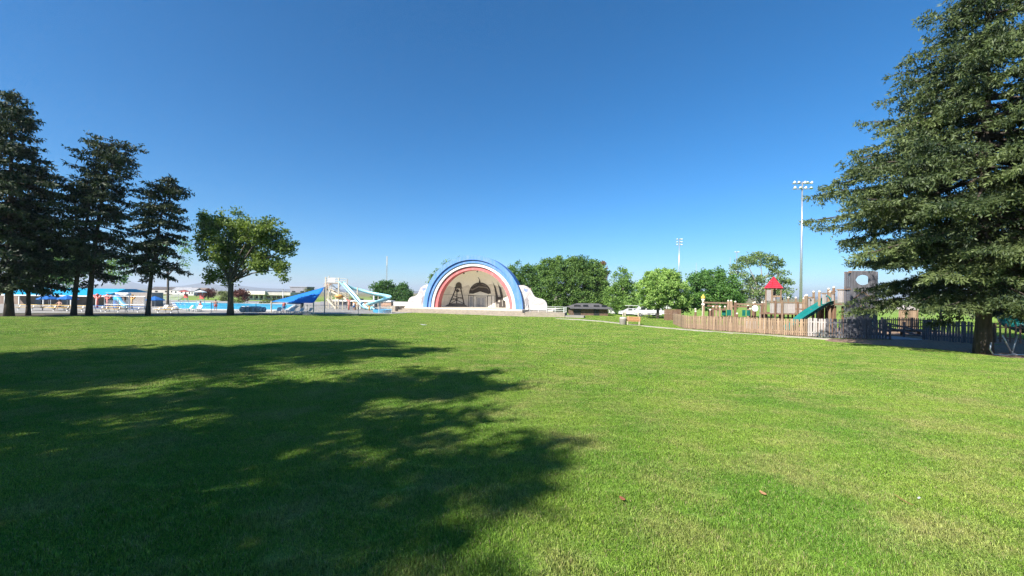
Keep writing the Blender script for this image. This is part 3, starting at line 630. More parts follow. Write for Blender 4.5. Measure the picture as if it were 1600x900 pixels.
bt('dark tree behind the huge spruce near the right edge', 1585, 500, 58, [(1570, 440, 22, 20, 0), (1600, 430, 26, 24, 0), (1590, 468, 30, 18, 0), (1625, 450, 24, 24, 0)], 3, .3, 57, 30, .9, (.02, .045, .014), (.10, .15, .045), card=.32, clump=.9)
bt('low green tree behind the playground bridge', 1470, 500, 62, [(1455, 480, 18, 9, 0), (1480, 476, 20, 11, 0), (1505, 480, 18, 9, 0), (1430, 484, 12, 6, 0)], 1.5, .2, 58, 30, .9, (.03, .06, .018), (.14, .20, .06), card=.32, clump=.8)
for i, (px, sp, lb, D) in enumerate(((325, [(320, 459, 9, 5, 0), (329, 457, 6, 5, 0)], 'dark red leaved tree beyond the pool left of the leafy tree', 150), (378, [(372, 458, 7, 6, 0), (380, 462, 8, 8, 0)], 'dark red leaved tree just right of the leafy tree trunk', 120))):
    bt(lb, px, 470, D, sp, 2.0, .2, 60 + i, 26, .9, (0.058, 0.023, 0.021), (0.208, 0.098, 0.078), card=.5, clump=1.0, group='red leaved trees beyond the pool')
for i, (px, py, hw, D, lb) in enumerate(((348, 462, 8, 125, 'low yellow green shrub left of the leafy tree trunk'), (372, 473, 8, 105, 'rounded green shrub right behind the leafy tree trunk'), (413, 474, 7, 108, 'green shrub below the flat roofed building middle'), (428, 470, 6, 120, 'dark shrub before the flat roofed building right end'), (480, 455, 7, 160, 'green treetop above the blue shade sail'), (1064, 480, 9, 72, 'pale dry shrub under the bright round tree'), (552, 470, 7, 120, 'small dark tree right of the blue shade sail'))):
    k = D / F; b = on(px, D); p_ = at(px, py, D) - b
    broadleaf(lb, b, [(p_.x, p_.y, p_.z, hw * k, hw * k, hw * k * .8), (p_.x + hw * k * .5, p_.y, p_.z - hw * k * .5, hw * k * .8, hw * k, hw * k * .8)], max(.3, p_.z - hw * k), .1, 70 + i, 30, .9, (0.046, 0.072, 0.021), (0.182, 0.221, 0.065), card=.4, clump=.8, name='shrub', group='shrubs beyond the pool and path')

# ------------------------------------------------------------------ hills and haze
HILL = mat('hill_scrub', (.115, .105, .075), .95, .3, .004)
def hill(name, D, prof, label):
    # ridge with a real body: front foot, crest, back foot
    xs = np.linspace(prof[0][0], prof[-1][0], 90); hs = np.interp(xs, [p[0] for p in prof], [p[1] for p in prof])
    rg_ = np.random.default_rng(int(D)); hs = hs + np.convolve(rg_.normal(size=90), np.ones(5) / 5, 'same') * 1.2
    V, Q = [], []; nr = 5
    for j, (dd, fr) in enumerate(((-.30, 0), (-.16, .35), (0, 1), (.18, .6), (.5, 0))):
        for x, h in zip(xs, hs):
            p_ = at(x, 460, D); z = (at(x, 460 - max(0, h), D).z - p_.z) * fr * (1 + .12 * sin(x * .11 + j * 2))
            V.append((p_.x * (1 + dd), D * (1 + dd), -6 + z + (8 if fr == 1 else 0)))
    for j in range(nr - 1):
        for i in range(89): Q.append((j * 90 + i, j * 90 + i + 1, (j + 1) * 90 + i + 1, (j + 1) * 90 + i))
    o = link(name, np_mesh(name, V, Q, smooth=True), None, HILL); tag(o, label, 'hills', kind='structure'); return o
hill('hills', 6800, [(-500, 8), (-200, 10), (20, 12), (70, 4), (150, 6), (205, 12), (245, 4), (275, 4), (310, 11), (345, 8), (430, 4), (520, 5), (620, 3), (800, 2), (1000, 4), (1250, 3), (1500, 6), (2100, 8)], 'low blue hills on the horizon')
m, N, L, B = nodes('haze_air')
N.remove(B); pv = N.new('ShaderNodeVolumePrincipled'); pv.inputs['Density'].default_value = .00013; pv.inputs['Color'].default_value = (.80, .88, 1, 1); pv.inputs['Anisotropy'].default_value = .2
L.new(pv.outputs[0], N['Material Output'].inputs['Volume'])
hz = MB().box((0, 3000, 80), (24000, 16000, 200)).build('haze', m); tag(hz, 'thin pale summer haze over the valley', 'haze', kind='stuff')
# ------------------------------------------------------------------ far town
TOWN = [mat('town_wall_%d' % i, c, .8, .1, .5) for i, c in enumerate(((.45, .42, .38), (.30, .24, .20), (.55, .54, .52), (.22, .22, .24)))]
TROOF = [mat('town_roof_%d' % i, c, .8, .2, .5) for i, c in enumerate(((.10, .09, .09), (.20, .15, .12), (.30, .30, .31)))]
WIN = mat('dark_glass', (.02, .025, .03), .1, .1)
rt = random.Random(5); cnt = 0
names_ = ['leftmost low house beyond the pool', 'pale small house beyond the pool, left of centre', 'house beyond the pool with dark pitched roof', 'low house beyond the pool near the red leaved tree']
for px, D, wv, hv, k in ((262, 330, 22, 4.5, 0), (288, 300, 12, 4.2, 2), (302, 260, 7, 3.6, 2), (314, 300, 10, 4.0, 1)):
    b = on(px, D); h_ = thing('house', names_[cnt], 'house', b, 0, 'houses in the town beyond the pool'); cnt += 1
    MB().box((0, 0, hv / 2 - .4), (wv, 8, hv - .8)).build('wall', TOWN[k], h_)
    MB().prism([(-4.4, hv - .8), (4.4, hv - .8), (0, hv + 1.4)], -wv / 2 - .4, wv / 2 + .4, 'x').build('roof', TROOF[k % 3], h_)
    for s_ in (-.28, .1, .34): MB().box((s_ * wv, -4.02, hv * .45), (wv * .1, .08, 1.3)).build('window', WIN, h_)
# ------------------------------------------------------------------ playground
WOODT = mat('tan_timber', (.325, .225, .145), .85, .22, 3, .4, 30, stretch=(6, 6, .7), island=.30)
WOODG = mat('weathered_grey_timber', (.40, .365, .345), .85, .16, 3, .4, 30, stretch=(6, 6, .7), island=.14)
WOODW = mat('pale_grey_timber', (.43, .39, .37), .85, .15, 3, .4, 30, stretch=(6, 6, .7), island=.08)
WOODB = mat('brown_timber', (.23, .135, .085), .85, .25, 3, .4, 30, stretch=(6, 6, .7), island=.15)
WOODD = mat('shade_painted_timber', (.125, .122, .135), .85, .2, 3, .4, 30, stretch=(6, 6, .7), island=.15)  # grey timber darkened, the spruce's shade put into the colour
CAPM = mat('pale_post_cap', (.72, .66, .52), .7, .1); TEAL = mat('teal_plastic', (.012, .170, .160), .25, .12, 1); GREENP = mat('green_panel', (.012, .15, .115), .4, .15)
REDR = mat('red_metal_roof', (.56, .035, .055), .45, .1, 2); YEL = mat('yellow_paint', (.62, .45, .06), .5, .1); SIGNW = mat('sign_white', (.75, .75, .73), .5, .05)
SIGNB = mat('sign_blue', (.03, .10, .20), .5, .05)
def picket_mesh(w_, h_, t_, top):
    if top == 'dog': pts = [(-w_ / 2, 0), (w_ / 2, 0), (w_ / 2, h_ - w_ * .3), (w_ * .22, h_), (-w_ * .22, h_), (-w_ / 2, h_ - w_ * .3)]
    else: pts = [(-w_ / 2, 0), (w_ / 2, 0), (w_ / 2, h_), (-w_ / 2, h_)]
    return MB().prism(pts, -t_ / 2, t_ / 2, 'y').mesh('picket')
def fence(label, a, b, h, mt_, pitch=.145, wd=.095, top='flat', post=None, pmat=None, wide_post=.11, name='picket_fence', caps=True, lift=.05, skip=()):
    a, b = Vector(a), Vector(b); d = b - a; Ln = Vector((d.x, d.y)).length; rz = atan2(d.y, d.x)
    t = thing(name, label, 'fence', a, rz); sl = d.z / Ln
    me = picket_mesh(wd, h, .024, top); me.materials.append(mt_)
    n = int(Ln / pitch)
    for i in range(n):
        x = (i + .5) * Ln / n
        if i in skip: continue
        o = link('picket', me, t); o.location = (x, -.035, sl * x + lift + .022 * sin(i * 7.3) + .012 * sin(i * 2.9)); o.rotation_euler = (0, .022 * sin(i * 3.7), 0)
    for k in (.22, .80):
        MB().bar((0, .012, lift + h * k), (Ln, .012, sl * Ln + lift + h * k), .04, .09).build('rail', pmat or mt_, t)
    for i in range(int(Ln / (post or 2.4)) + 1):
        x = min(Ln - .06, i * (post or 2.4) + .06)
        MB().box((x, .085, sl * x + (h + .12) / 2 - .08), (wide_post, wide_post, h + .16), bev=.012).build('post', pmat or mt_, t)
    return t
F0, F1, F2, F3, F4, F5 = [G(*q) for q in ((1052, 506.5), (1070, 513), (1162, 519.4), (1262, 526.0), (1291, 528.2), (1386, 531.2))]
fence('tan picket fence end running back from the corner, left of the play structure', F0, F1, 1.32, WOODT, pitch=.16, wd=.13)
fence('tan picket fence along the path, left half', F1, F2, 1.32, WOODT, pitch=.14, wd=.10)
fence('tan picket fence along the path, right half before the slide', F2, F3, 1.32, WOODT, pitch=.14, wd=.10)
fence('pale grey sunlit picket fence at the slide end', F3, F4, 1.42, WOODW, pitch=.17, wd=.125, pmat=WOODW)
fence('grey picket fence before the tall tower, spruce shade painted dark', F4, F5, 1.42, WOODD, pitch=.17, wd=.12, pmat=WOODD)  # continues the pale stretch, with shade in the timber colour
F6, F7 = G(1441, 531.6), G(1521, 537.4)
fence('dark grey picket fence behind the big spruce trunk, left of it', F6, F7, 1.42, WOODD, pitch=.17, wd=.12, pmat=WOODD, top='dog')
a_ = on(1552, 26.5); b_ = on(1640, 25.0)
fence('brown picket fence right of the big spruce trunk', a_, b_, 1.30, WOODB, pitch=.20, wd=.09, pmat=WOODB)
# --- wooden castle
def post(parent, x, y, z0, z1, w_=.13, mt_=None, cap=True):
    o = MB().box((x, y, (z0 + z1) / 2), (w_, w_, z1 - z0), bev=.012).build('post', mt_ or WOODT, parent)
    if cap: MB().lathe([(.0, .17), (.06, .15), (.10, .09), (.10, .03), (.07, -.005), (0, -.006)], (x, y, z1), 10).build('post_cap', CAPM, o, True)
    return o
_bd = {}
def boards(parent, a, b, z0, z1, mt_, w_=.12, gap=.025, t_=.025):
    a, b = Vector((a[0], a[1], 0)), Vector((b[0], b[1], 0)); d = b - a; n = max(1, int(d.length / (w_ + gap))); rz = atan2(d.y, d.x)
    ww = d.length / n - gap; key = (round(ww, 3), round(z1 - z0, 3), mt_.name)
    if key not in _bd:
        _bd[key] = MB().box((0, 0, (z1 - z0) / 2), (ww, t_, z1 - z0), bev=.006).mesh('board'); _bd[key].materials.append(mt_)
    for i in range(n):
        p_ = a.lerp(b, (i + .5) / n); o = link('board', _bd[key], parent); o.location = (p_.x, p_.y, z0 + .008 * sin(i * 5.1)); o.rotation_euler = (0, 0, rz)
def rel(base, px, py, D): return at(px, py, D) - base
# red roofed turret and board walled walkway
D1 = 36.5; base = on(1208, D1)
tt = thing('play_castle', 'wooden play castle with red pyramid roof turret and grey board walls', 'playground', base)
X = lambda px, D=D1: at(px, 470, D).x - base.x
Z = lambda py, D=D1, px=1208: at(px, py, D).z - base.z
xl, xr = X(1206), X(1220); zr = Z(450.5); wd = xr - xl
zap = Z(431.5)
rp = MB(); cxr, ov = (xl + xr) / 2, .13
cs = [(xl - ov, -ov), (xr + ov, -ov), (xr + ov, wd + ov), (xl - ov, wd + ov)]
for i in range(4):
    (x1, y1), (x2, y2) = cs[i], cs[(i + 1) % 4]
    f_ = MB(); ap = Vector((cxr, wd / 2, zap)); n_ = 6
    A, B_ = Vector((x1, y1, zr)), Vector((x2, y2, zr))
    for k in range(n_):                    # overlapping roof courses
        t0, t1 = k / n_, (k + 1) / n_ + .02
        q = [A.lerp(ap, t0), B_.lerp(ap, t0), B_.lerp(ap, min(1, t1)), A.lerp(ap, min(1, t1))]
        out = Vector(((x1 + x2) / 2 - cxr, (y1 + y2) / 2 - wd / 2, .6)).normalized() * .035
        f_.poly([q[0] + out, q[1] + out, q[2], q[3]]); f_.poly([q[0], q[1], q[1] + out, q[0] + out])
    f_.build('roof_face', REDR, tt)
for (x, y) in ((xl, 0), (xr, 0), (xl, wd), (xr, wd)): post(tt, x, y, -.1, zr, .12, cap=False)
boards(tt, (xl, .1), (xl, wd - .1), Z(470), zr - .12, WOODG)
boards(tt, (xl + .1, wd), (xr - .1, wd), Z(470), zr - .35, WOODG); MB().box(((xl + xr) / 2, 0, Z(463)), (xr - xl - .1, .06, .16)).build('sill', WOODT, tt)
boards(tt, (xl + .08, .01), (xl + .35, .01), Z(470), Z(463.5), WOODG)
MB().box((cxr, wd / 2, Z(489)), (wd, wd, .12)).build('deck', WOODB, tt); MB().box((cxr, wd / 2, zr + .02), (wd + .2, wd + .2, .09)).build('eave_frame', WOODT, tt)
# walkway right of the turret
walls = [(1197, 1214), (1217, 1235.5), (1237, 1246.5), (1250, 1264)]
for x1, x2 in walls: boards(tt, (X(x1), -.55), (X(x2), -.55), Z(489), Z(473.5), WOODG)
MB().box(((X(1197) + X(1265)) / 2, -.55, Z(472.2)), (X(1265) - X(1197), .12, .10)).build('top_rail', WOODT, tt)
MB().box(((X(1197) + X(1265)) / 2, .2, Z(490)), (X(1265) - X(1197), 1.5, .10)).build('walkway_deck', WOODB, tt)
for px, py in ((1204.5, 470), (1215, 469), (1238.5, 471), (1248, 467)): post(tt, X(px), -.64, -.1, Z(py), .13 if px != 1248 else .2, WOODT if px in (1215, 1248) else WOODB, cap=px == 1248)
for px, py in ((1222, 466), (1233, 466), (1243, 466), (1255, 466)): post(tt, X(px), .95, -.1, Z(py), .12)
boards(tt, (X(1220), .95), (X(1262), .95), Z(488), Z(474), WOODG)
# dark under-deck boards
boards(tt, (X(1200), 1.1), (X(1262), 1.1), .1, Z(492), WOODB, w_=.16, gap=.25)
# stepped lookout decks right of it and the slide
D2 = 33.6; base2 = on(1283, D2)
t2 = thing('lookout_deck', 'stepped wooden lookout decks with grey board railings above the teal slide', 'playground', base2)
X2 = lambda px: at(px, 470, D2).x - base2.x
Z2 = lambda py: at(1283, py, D2).z - base2.z
for x1, x2, zt, zb, y in ((1262, 1270, 466, 482, .3), (1271, 1279, 465.5, 482, .5), (1287.5, 1293.5, 459, 475, .2), (1296, 1303, 459, 476, 0), (1304.5, 1310, 456, 472, .4), (1311.5, 1322, 453, 472, .2)):
    boards(t2, (X2(x1), y), (X2(x2), y), Z2(zb), Z2(zt), WOODG); MB().box(((X2(x1) + X2(x2)) / 2, y, Z2(zt) + .05), (X2(x2) - X2(x1) + .1, .12, .09)).build('top_rail', WOODT, t2)
for px, py, y in ((1261.5, 463, .1), (1281.5, 457, .1), (1295, 457, -.1), (1304, 450, .1), (1323, 450, .1), (1270.5, 464, .9), (1288, 457, 1.2), (1312, 452, 1.2)): post(t2, X2(px), y, -.1, Z2(py), .14, WOODT if px < 1300 else WOODB)
for x1, x2, zz in ((1262, 1282, 484), (1281, 1304, 478), (1303, 1325, 475)): MB().box(((X2(x1) + X2(x2)) / 2, .7, Z2(zz)), (X2(x2) - X2(x1), 1.5, .10)).build('deck', WOODB, t2)
for px in (1284, 1290, 1303, 1309, 1322): post(t2, X2(px), .3, -.1, Z2(478), .17, WOODB, cap=False)
boards(t2, (X2(1286), 1.4), (X2(1322), 1.4), .1, Z2(480), WOODB, w_=.2, gap=.2)
# slide: wavy teal trough
sl = thing('slide', 'glossy teal wavy playground slide coming down behind the fence', 'slide', on(1262, 33.0))
ctrl = [(1296, 475.5, 33.7), (1288, 476.5, 33.5), (1280, 482, 33.3), (1272, 486, 33.2), (1262, 493, 33.0), (1252, 500, 32.9), (1243, 508, 32.9), (1236, 513.5, 32.9), (1230, 515.5, 32.9)]
cp = [at(*q) - sl.location for q in ctrl]; cv = []
for i in range(len(cp) - 1):
    for k in range(4): cv.append(cp[i].lerp(cp[i + 1], k / 4))
cv.append(cp[-1]); cv = [sum((cv[max(0, min(len(cv) - 1, i + o_))] for o_ in (-2, -1, 0, 1, 2)), Vector()) / 5 for i in range(len(cv))]
bm = MB().bm; rows = []
prof = [(-.42, .30), (-.46, .33), (-.40, .34), (-.36, .08), (-.24, 0), (.24, 0), (.36, .08), (.40, .34), (.46, .33), (.42, .30), (.41, .04), (.26, -.05), (-.26, -.05), (-.41, .04)]
for i, p_ in enumerate(cv):
    t_ = (cv[min(i + 1, len(cv) - 1)] - cv[max(i - 1, 0)]).normalized(); s_ = t_.cross(Vector((0, 0, 1))).normalized(); n_ = s_.cross(t_).normalized()
    rows.append([bm.verts.new(p_ + s_ * u + n_ * v) for u, v in prof])
for i in range(len(rows) - 1):
    for k in range(len(prof)): bm.faces.new((rows[i][k], rows[i][(k + 1) % len(prof)], rows[i + 1][(k + 1) % len(prof)], rows[i + 1][k]))
mb = MB(); mb.bm = bm; mb.build('trough', TEAL, sl, True)
h1 = cp[0]; hd = MB()
hd.tube([h1 + Vector((-.3, -.5, 0)), h1 + Vector((-.3, -.5, .5)), h1 + Vector((-.2, 0, .75)), h1 + Vector((-.3, .5, .5)), h1 + Vector((-.3, .5, 0))], .05, 8).build('entry_hoop', TEAL, sl, True)
for i_ in (10, 22):
    q = cv[i_]; MB().tube([(q.x, q.y, -.2), (q.x, q.y, q.z - .05)], .05, 8).build('support_leg', TEAL, sl)
# tall tower with oval window, its shade put into the board colour
D3 = 31.0; base3 = on(1347, D3); X3 = lambda px: at(px, 470, D3).x - base3.x; Z3 = lambda py: at(1347, py, D3).z - base3.z
t3 = thing('lookout_tower', 'tall grey timber tower, shade painted dark, with an oval window near its top', 'tower', base3)
ox, oz, orx, orz = X3(1347.5), Z3(437.5), X3(1358.3) - X3(1347.5), Z3(429.5) - Z3(437.5)
xa, xb, zt = X3(1333), X3(1368), Z3(424); nb = 13
for i in range(nb):                        # front boards, cut round the oval
    x0 = xa + (xb - xa) * i / nb + .006; x1 = xa + (xb - xa) * (i + 1) / nb - .006; xm = (x0 + x1) / 2
    e0 = 1 - ((x0 - ox) / orx) ** 2; e1 = 1 - ((x1 - ox) / orx) ** 2
    if max(e0, e1) <= 0: MB().prism([(x0, 0), (x1, 0), (x1, zt), (x0, zt)], -.03, 0, 'y').build('board', WOODD, t3)
    else:
        h0, h1_ = orz * sqrt(max(0, e0)), orz * sqrt(max(0, e1)); hm = orz * sqrt(max(0, 1 - ((xm - ox) / orx) ** 2))
        MB().prism([(x0, 0), (x1, 0), (x1, oz - h1_), (xm, oz - hm), (x0, oz - h0)], -.03, 0, 'y').build('board', WOODD, t3)
        MB().prism([(x0, oz + h0), (xm, oz + hm), (x1, oz + h1_), (x1, zt), (x0, zt)], -.03, 0, 'y').build('board', WOODD, t3)
dp = .62
for x in (xa - .08, xb + .08):
    for y in (.04, dp): post(t3, x, y, -.1, zt, .15, WOODD, cap=False)
boards(t3, (xa - .10, .10), (xa - .10, dp - .05), .2, zt - .1, WOODD); boards(t3, (xb + .08, .15), (xb + .08, dp - .12), .2, Z3(455), WOODD)
for zz in (Z3(478), Z3(452)): MB().box((0, dp / 2, zz), (xb - xa + .1, dp - .1, .09)).build('deck', WOODB, t3)
MB().box((0, dp, Z3(449)), (xb - xa, .08, .12)).build('back_rail', WOODB, t3); MB().box((0, dp, zt - .1), (xb - xa, .08, .16)).build('top_beam', WOODB, t3); MB().box((0, .06, zt - .05), (xb - xa + .3, .1, .16)).build('top_beam', WOODB, t3)
for pk, pl in ((456, 467), (476, 488)):
    for s_ in (-1, 1): MB().bar((ox, -.045, Z3(pk)), (ox + s_ * .78, -.045, Z3(pl)), .03, .055).build('chevron_batten', WOODB, t3)
# small blue sign on the dark fence
sp_ = at(1363.5, 506.5, 28.4); sg = thing('notice_sign', 'small pale blue notice sign fixed to the dark fence by the gate', 'sign', (sp_.x, sp_.y - .02, sp_.z))
MB().box((0, 0, 0), (.40, .02, .50), bev=.004).build('panel', mat('sign_paleblue', (.24, .34, .44), .5, .05), sg)
MB().box((0, -.012, 0), (.34, .008, .43)).build('inner_panel', SIGNB, sg)
pg = MB(); pg.lathe([(0, .05), (.04, .035), (.05, 0), (.04, -.035), (0, -.05)], (-.05, -.02, .10), 8); pg.build('emblem_head', SIGNW, sg)
MB().bar((-.07, -.02, .04), (.02, -.02, -.06), .01, .06).build('emblem_body', SIGNW, sg); MB().bar((.0, -.02, -.06), (.10, -.02, -.14), .01, .05).build('emblem_leg', SIGNW, sg)
MB().tube([(.02 + .1 * cos(a) - .06, -.018, -.1 + .1 * sin(a)) for a in np.linspace(pi * .9, pi * 2.05, 10)], .013, 6).build('emblem_wheel', SIGNW, sg)
# gate ramp and inner rails
rb = on(1415, 28.6); rp_ = thing('entrance_ramp', 'grey concrete entrance ramp with dark side rails', 'ramp', rb)
MB().prism([(-1.25, -.4), (1.25, -.4), (1.2, 3.2), (-1.2, 3.2)], -.1, .07, 'z').build('slab', mat('ramp_concrete', (.34, .34, .36), .85, .1), rp_)
for s_ in (-1, 1):
    for i in range(2): MB().bar((s_ * 1.28, -.2, .25 + .35 * i), (s_ * 1.28, 3.0, .75 + .35 * i), .05, .12).build('handrail', WOODD, rp_)
    for y in (-.2, 1.4, 3.0): MB().box((s_ * 1.33, y, .6), (.1, .1, 1.3)).build('post', WOODD, rp_)
fence('dark raised bridge railing behind the ramp', on(1378, 33.5, .55), on(1470, 33.0, .55), 1.0, WOODD, pitch=.16, wd=.07, pmat=WOODD, name='bridge_railing')
MB2 = thing('raised_bridge', 'low dark timber bridge deck behind the entrance ramp', 'bridge', on(1424, 33.8))
MB().box((0, .4, .45), (4.9, 1.4, .16)).build('deck', WOODB, MB2)
for x in (-2.2, -.7, .8, 2.2): MB().box((x, .1, .2), (.16, .16, .5)).build('post', WOODB, MB2)
hb = on(1420, 37.5); ph = thing('play_hut', 'sunlit orange brown timber play hut behind the bridge', 'hut', hb)
boards(ph, (-.9, 0), (.75, 0), .3, 2.3, WOODT, w_=.14, gap=.01); MB().prism([(-1.15, 2.3), (.95, 2.3), (-.1, 2.75)], -.1, 1.6, 'y').build('roof', WOODG, ph)
boards(ph, (.75, .1), (.75, 1.5), .3, 2.3, WOODB); 
for x in (-.95, .8): post(ph, x, -.05, 0, 2.3, .1, WOODT, cap=False)
# pergola posts and beams left of the castle
D4 = 41.5; b4 = on(1140, D4); X4 = lambda px: at(px, 470, D4).x - b4.x; Z4 = lambda py: at(1140, py, D4).z - b4.z
t4 = thing('timber_frame', 'long tan timber climbing frame with capped posts and green panels', 'playground', b4)
for x1, x2, py, y, mt_ in ((1099, 1137, 473.2, 0, WOODT), (1148, 1197, 474.8, 0, WOODT), (1106, 1134, 478.5, 1.3, WOODB), (1100, 1125, 483.0, -1.0, WOODB), (1150, 1196, 479.0, 1.3, WOODB)):
    MB().bar((X4(x1), y, Z4(py)), (X4(x2), y, Z4(py + .5)), .10, .17).build('beam', mt_, t4)
for px, py, y in ((1099.5, 478, 0), (1107, 480, -1), (1117, 480, -1), (1121, 477, .2), (1128, 480, -.6), (1138, 471, 0), (1142.5, 471, 0), (1149, 472.5, 0), (1158, 478, 1), (1167, 483, -.6), (1172.5, 478, .4), (1179, 474, .2), (1185, 473, .6), (1191, 473, 0), (1196, 473, 0), (1101, 485, -1.2), (1140, 490, -1.4), (1083, 488, -.6), (1091, 485, .6)):
    post(t4, X4(px), y, -.1, Z4(py), .16 if py > 474 else .2, WOODT if (px * 7) % 3 else WOODB)
for x1, x2 in ((1122, 1127.5), (1129.5, 1136), (1153, 1158), (1160, 1165)): MB().box(((X4(x1) + X4(x2)) / 2, -.8, Z4(488.2)), (X4(x2) - X4(x1), .05, Z4(483.5) - Z4(492.5)), bev=.01).build('green_panel', GREENP, t4)
boards(t4, (X4(1150), -1.9), (X4(1168), -1.9), .15, 1.15, WOODG, w_=.1, gap=.03); boards(t4, (X4(1171), -1.9), (X4(1196), -1.9), .15, 1.15, WOODG, w_=.1, gap=.03)
MB().lathe([(0, .0), (.32, .02), (.34, .06), (.32, .1), (0, .12)], (0, 0, 0), 16).build('round_sign', SIGNW, t4).location = (X4(1172.5), -.75, Z4(481))
t4.children[-1].rotation_euler = (pi / 2, 0, 0)
# yellow onion finial post
b5 = on(1098.5, 42.2); t5 = thing('finial_post', 'slim turned post topped by a yellow pointed onion finial', 'post', b5); Z5 = lambda py: at(1098, py, 42.2).z - b5.z
MB().lathe([(.10, -.1), (.10, Z5(480)), (.09, Z5(472)), (.16, Z5(469)), (.20, Z5(467)), (.06, Z5(466.5)), (0, Z5(466.4))], n=10).build('shaft', CAPM, t5, True)
MB().lathe([(.0, Z5(467)), (.18, Z5(466.8)), (.24, Z5(465.3)), (.20, Z5(463.8)), (.10, Z5(461.8)), (.03, Z5(460.2)), (0, Z5(459))], n=12).build('finial', YEL, t5, True)
MB().lathe([(0, Z5(477.5)), (.16, Z5(477)), (.2, Z5(475.6)), (.14, Z5(474.2)), (0, Z5(474))], n=10).build('shaft_ball', CAPM, t5, True)
# teal tube slide and tubular bench frame at the right edge
q = at(1597, 497, 27.5); sb_ = on(1590, 27.5)
ts = thing('tube_slide', 'teal tube slide curving in the shade at the far right edge', 'slide', sb_)
q = q - sb_; pts_ = [q + Vector((cos(a) * 1.5 + .9, sin(a) * 1.1, -.45 * (a - 2.2))) for a in np.linspace(1.2, 5.4, 16)]
MB().tube(pts_, .42, 14, False).build('tube', TEAL, ts, True)
for k in (3, 8, 13):
    d_ = (pts_[k + 1] - pts_[k]).normalized(); MB().tube([pts_[k] - d_ * .05, pts_[k] + d_ * .05], .47, 14).build('joint_ring', TEAL, ts, True)
MB().tube([(q.x + .9, 0, -.2), (q.x + .9, 0, q.z)], .07, 8).build('support_leg', DARKM, ts)
STEEL = mat('galvanised_steel', (.50, .52, .55), .35, .12, 4, metal=.7)
fb = G(1580, 556); tf = thing('bike_rack', 'bent galvanised tube rack beside the big spruce trunk', 'rack', fb)
for nm, pts_ in (('front_loop', [(-.95, 0, .62), (-1.0, 0, .30), (-.85, 0, .06), (-.4, 0, .03), (.1, 0, .05), (.7, .1, .04)]), ('left_arm', [(.05, 0, .06), (-.25, 0, .62), (-.42, 0, .98)]), ('right_arm', [(.10, .05, .06), (.28, .1, .55), (.44, .12, .98)])):
    MB().tube(pts_, .028, 8).build(nm, STEEL, tf, True)
MB().box((.08, -.02, .08), (.16, .1, .12), bev=.02).build('foot_clamp', STEEL, tf)
# ------------------------------------------------------------------ pool side
WATER, N, L, B = nodes('pool_water')
B.inputs['Base Color'].default_value = (.03, .40, .60, 1); B.inputs['Roughness'].default_value = .25; B.inputs['Specular IOR Level'].default_value = .2
bp = N.new('ShaderNodeBump'); bp.inputs['Strength'].default_value = .25; bp.inputs['Distance'].default_value = .05
L.new(noise(N, L, 2.5, 3), bp.inputs['Height']); L.new(bp.outputs[0], B.inputs['Normal'])
BRICK = mat('brown_block_wall', (.20, .150, .120), .9, .15, 1, .3, 12); BROOF = mat('blue_metal_roof', (.020, .30, .52), .4, .08); FASC = mat('white_fascia', (.62, .62, .60), .6, .08)
GALV = mat('fence_galvanised', (.42, .43, .44), .45, .1, 3, metal=.5); YTAB = mat('yellow_table_plank', (.62, .40, .10), .6, .1, 3, stretch=(.5, 4, 4), island=.1)
BTAB = mat('blue_plastic', (.03, .14, .42), .45, .1); LBLUE = mat('light_blue_plastic', (.07, .34, .55), .4, .1); CYAN = mat('pale_cyan_fibreglass', (.27, .53, .60), .3, .08, 1)
WPLA = mat('white_plastic', (.66, .66, .65), .4, .06); REDP = mat('coral_red_plastic', (.55, .13, .10), .45, .1); TEALP = mat('teal_fabric', (.03, .35, .33), .7, .1)
CREAMS = mat('cream_steel', (.60, .52, .40), .5, .1); ORNG = mat('orange_plastic', (.60, .33, .09), .5, .1); SAIL = mat('blue_sail_fabric', (.012, .16, .52), .65, .08)
SKIN = mat('skin', (.48, .27, .19), .6, .08); HAIRM = mat('dark_hair', (.03, .02, .015), .7, .2); GREYM = mat('grey_block', (.27, .24, .215), .9, .1)
TANB = mat('tan_brick', (.42, .27, .19), .9, .15, 2)
# water
wz = .075
pw = [at(276, 483.5, 64), at(345, 484, 64), at(448, 485, 65), at(462, 484, 95), at(270, 480, 98)]
wpoly = [(q.x, q.y) for q in pw]
def flat(name, poly, z, mt_, label, cat, rim=None):
    t = MB().poly([(x, y, z) for x, y in poly]).build(name, mt_); tag(t, label, cat, kind='structure'); return t
zd = max(GZ(*q) for q in wpoly) + .05
flat('pool_water', wpoly, zd + .03, WATER, 'bright turquoise water of the swimming pool', 'water')
cp_ = thing('pool_coping', 'white raised coping round the swimming pool', 'coping', (0, 0, 0))
for i in range(len(wpoly)):
    (x1, y1), (x2, y2) = wpoly[i], wpoly[(i + 1) % len(wpoly)]; MB().bar((x1, y1, zd - .10), (x2, y2, zd - .10), .5, .40).build('coping_stone', WPLA, cp_)
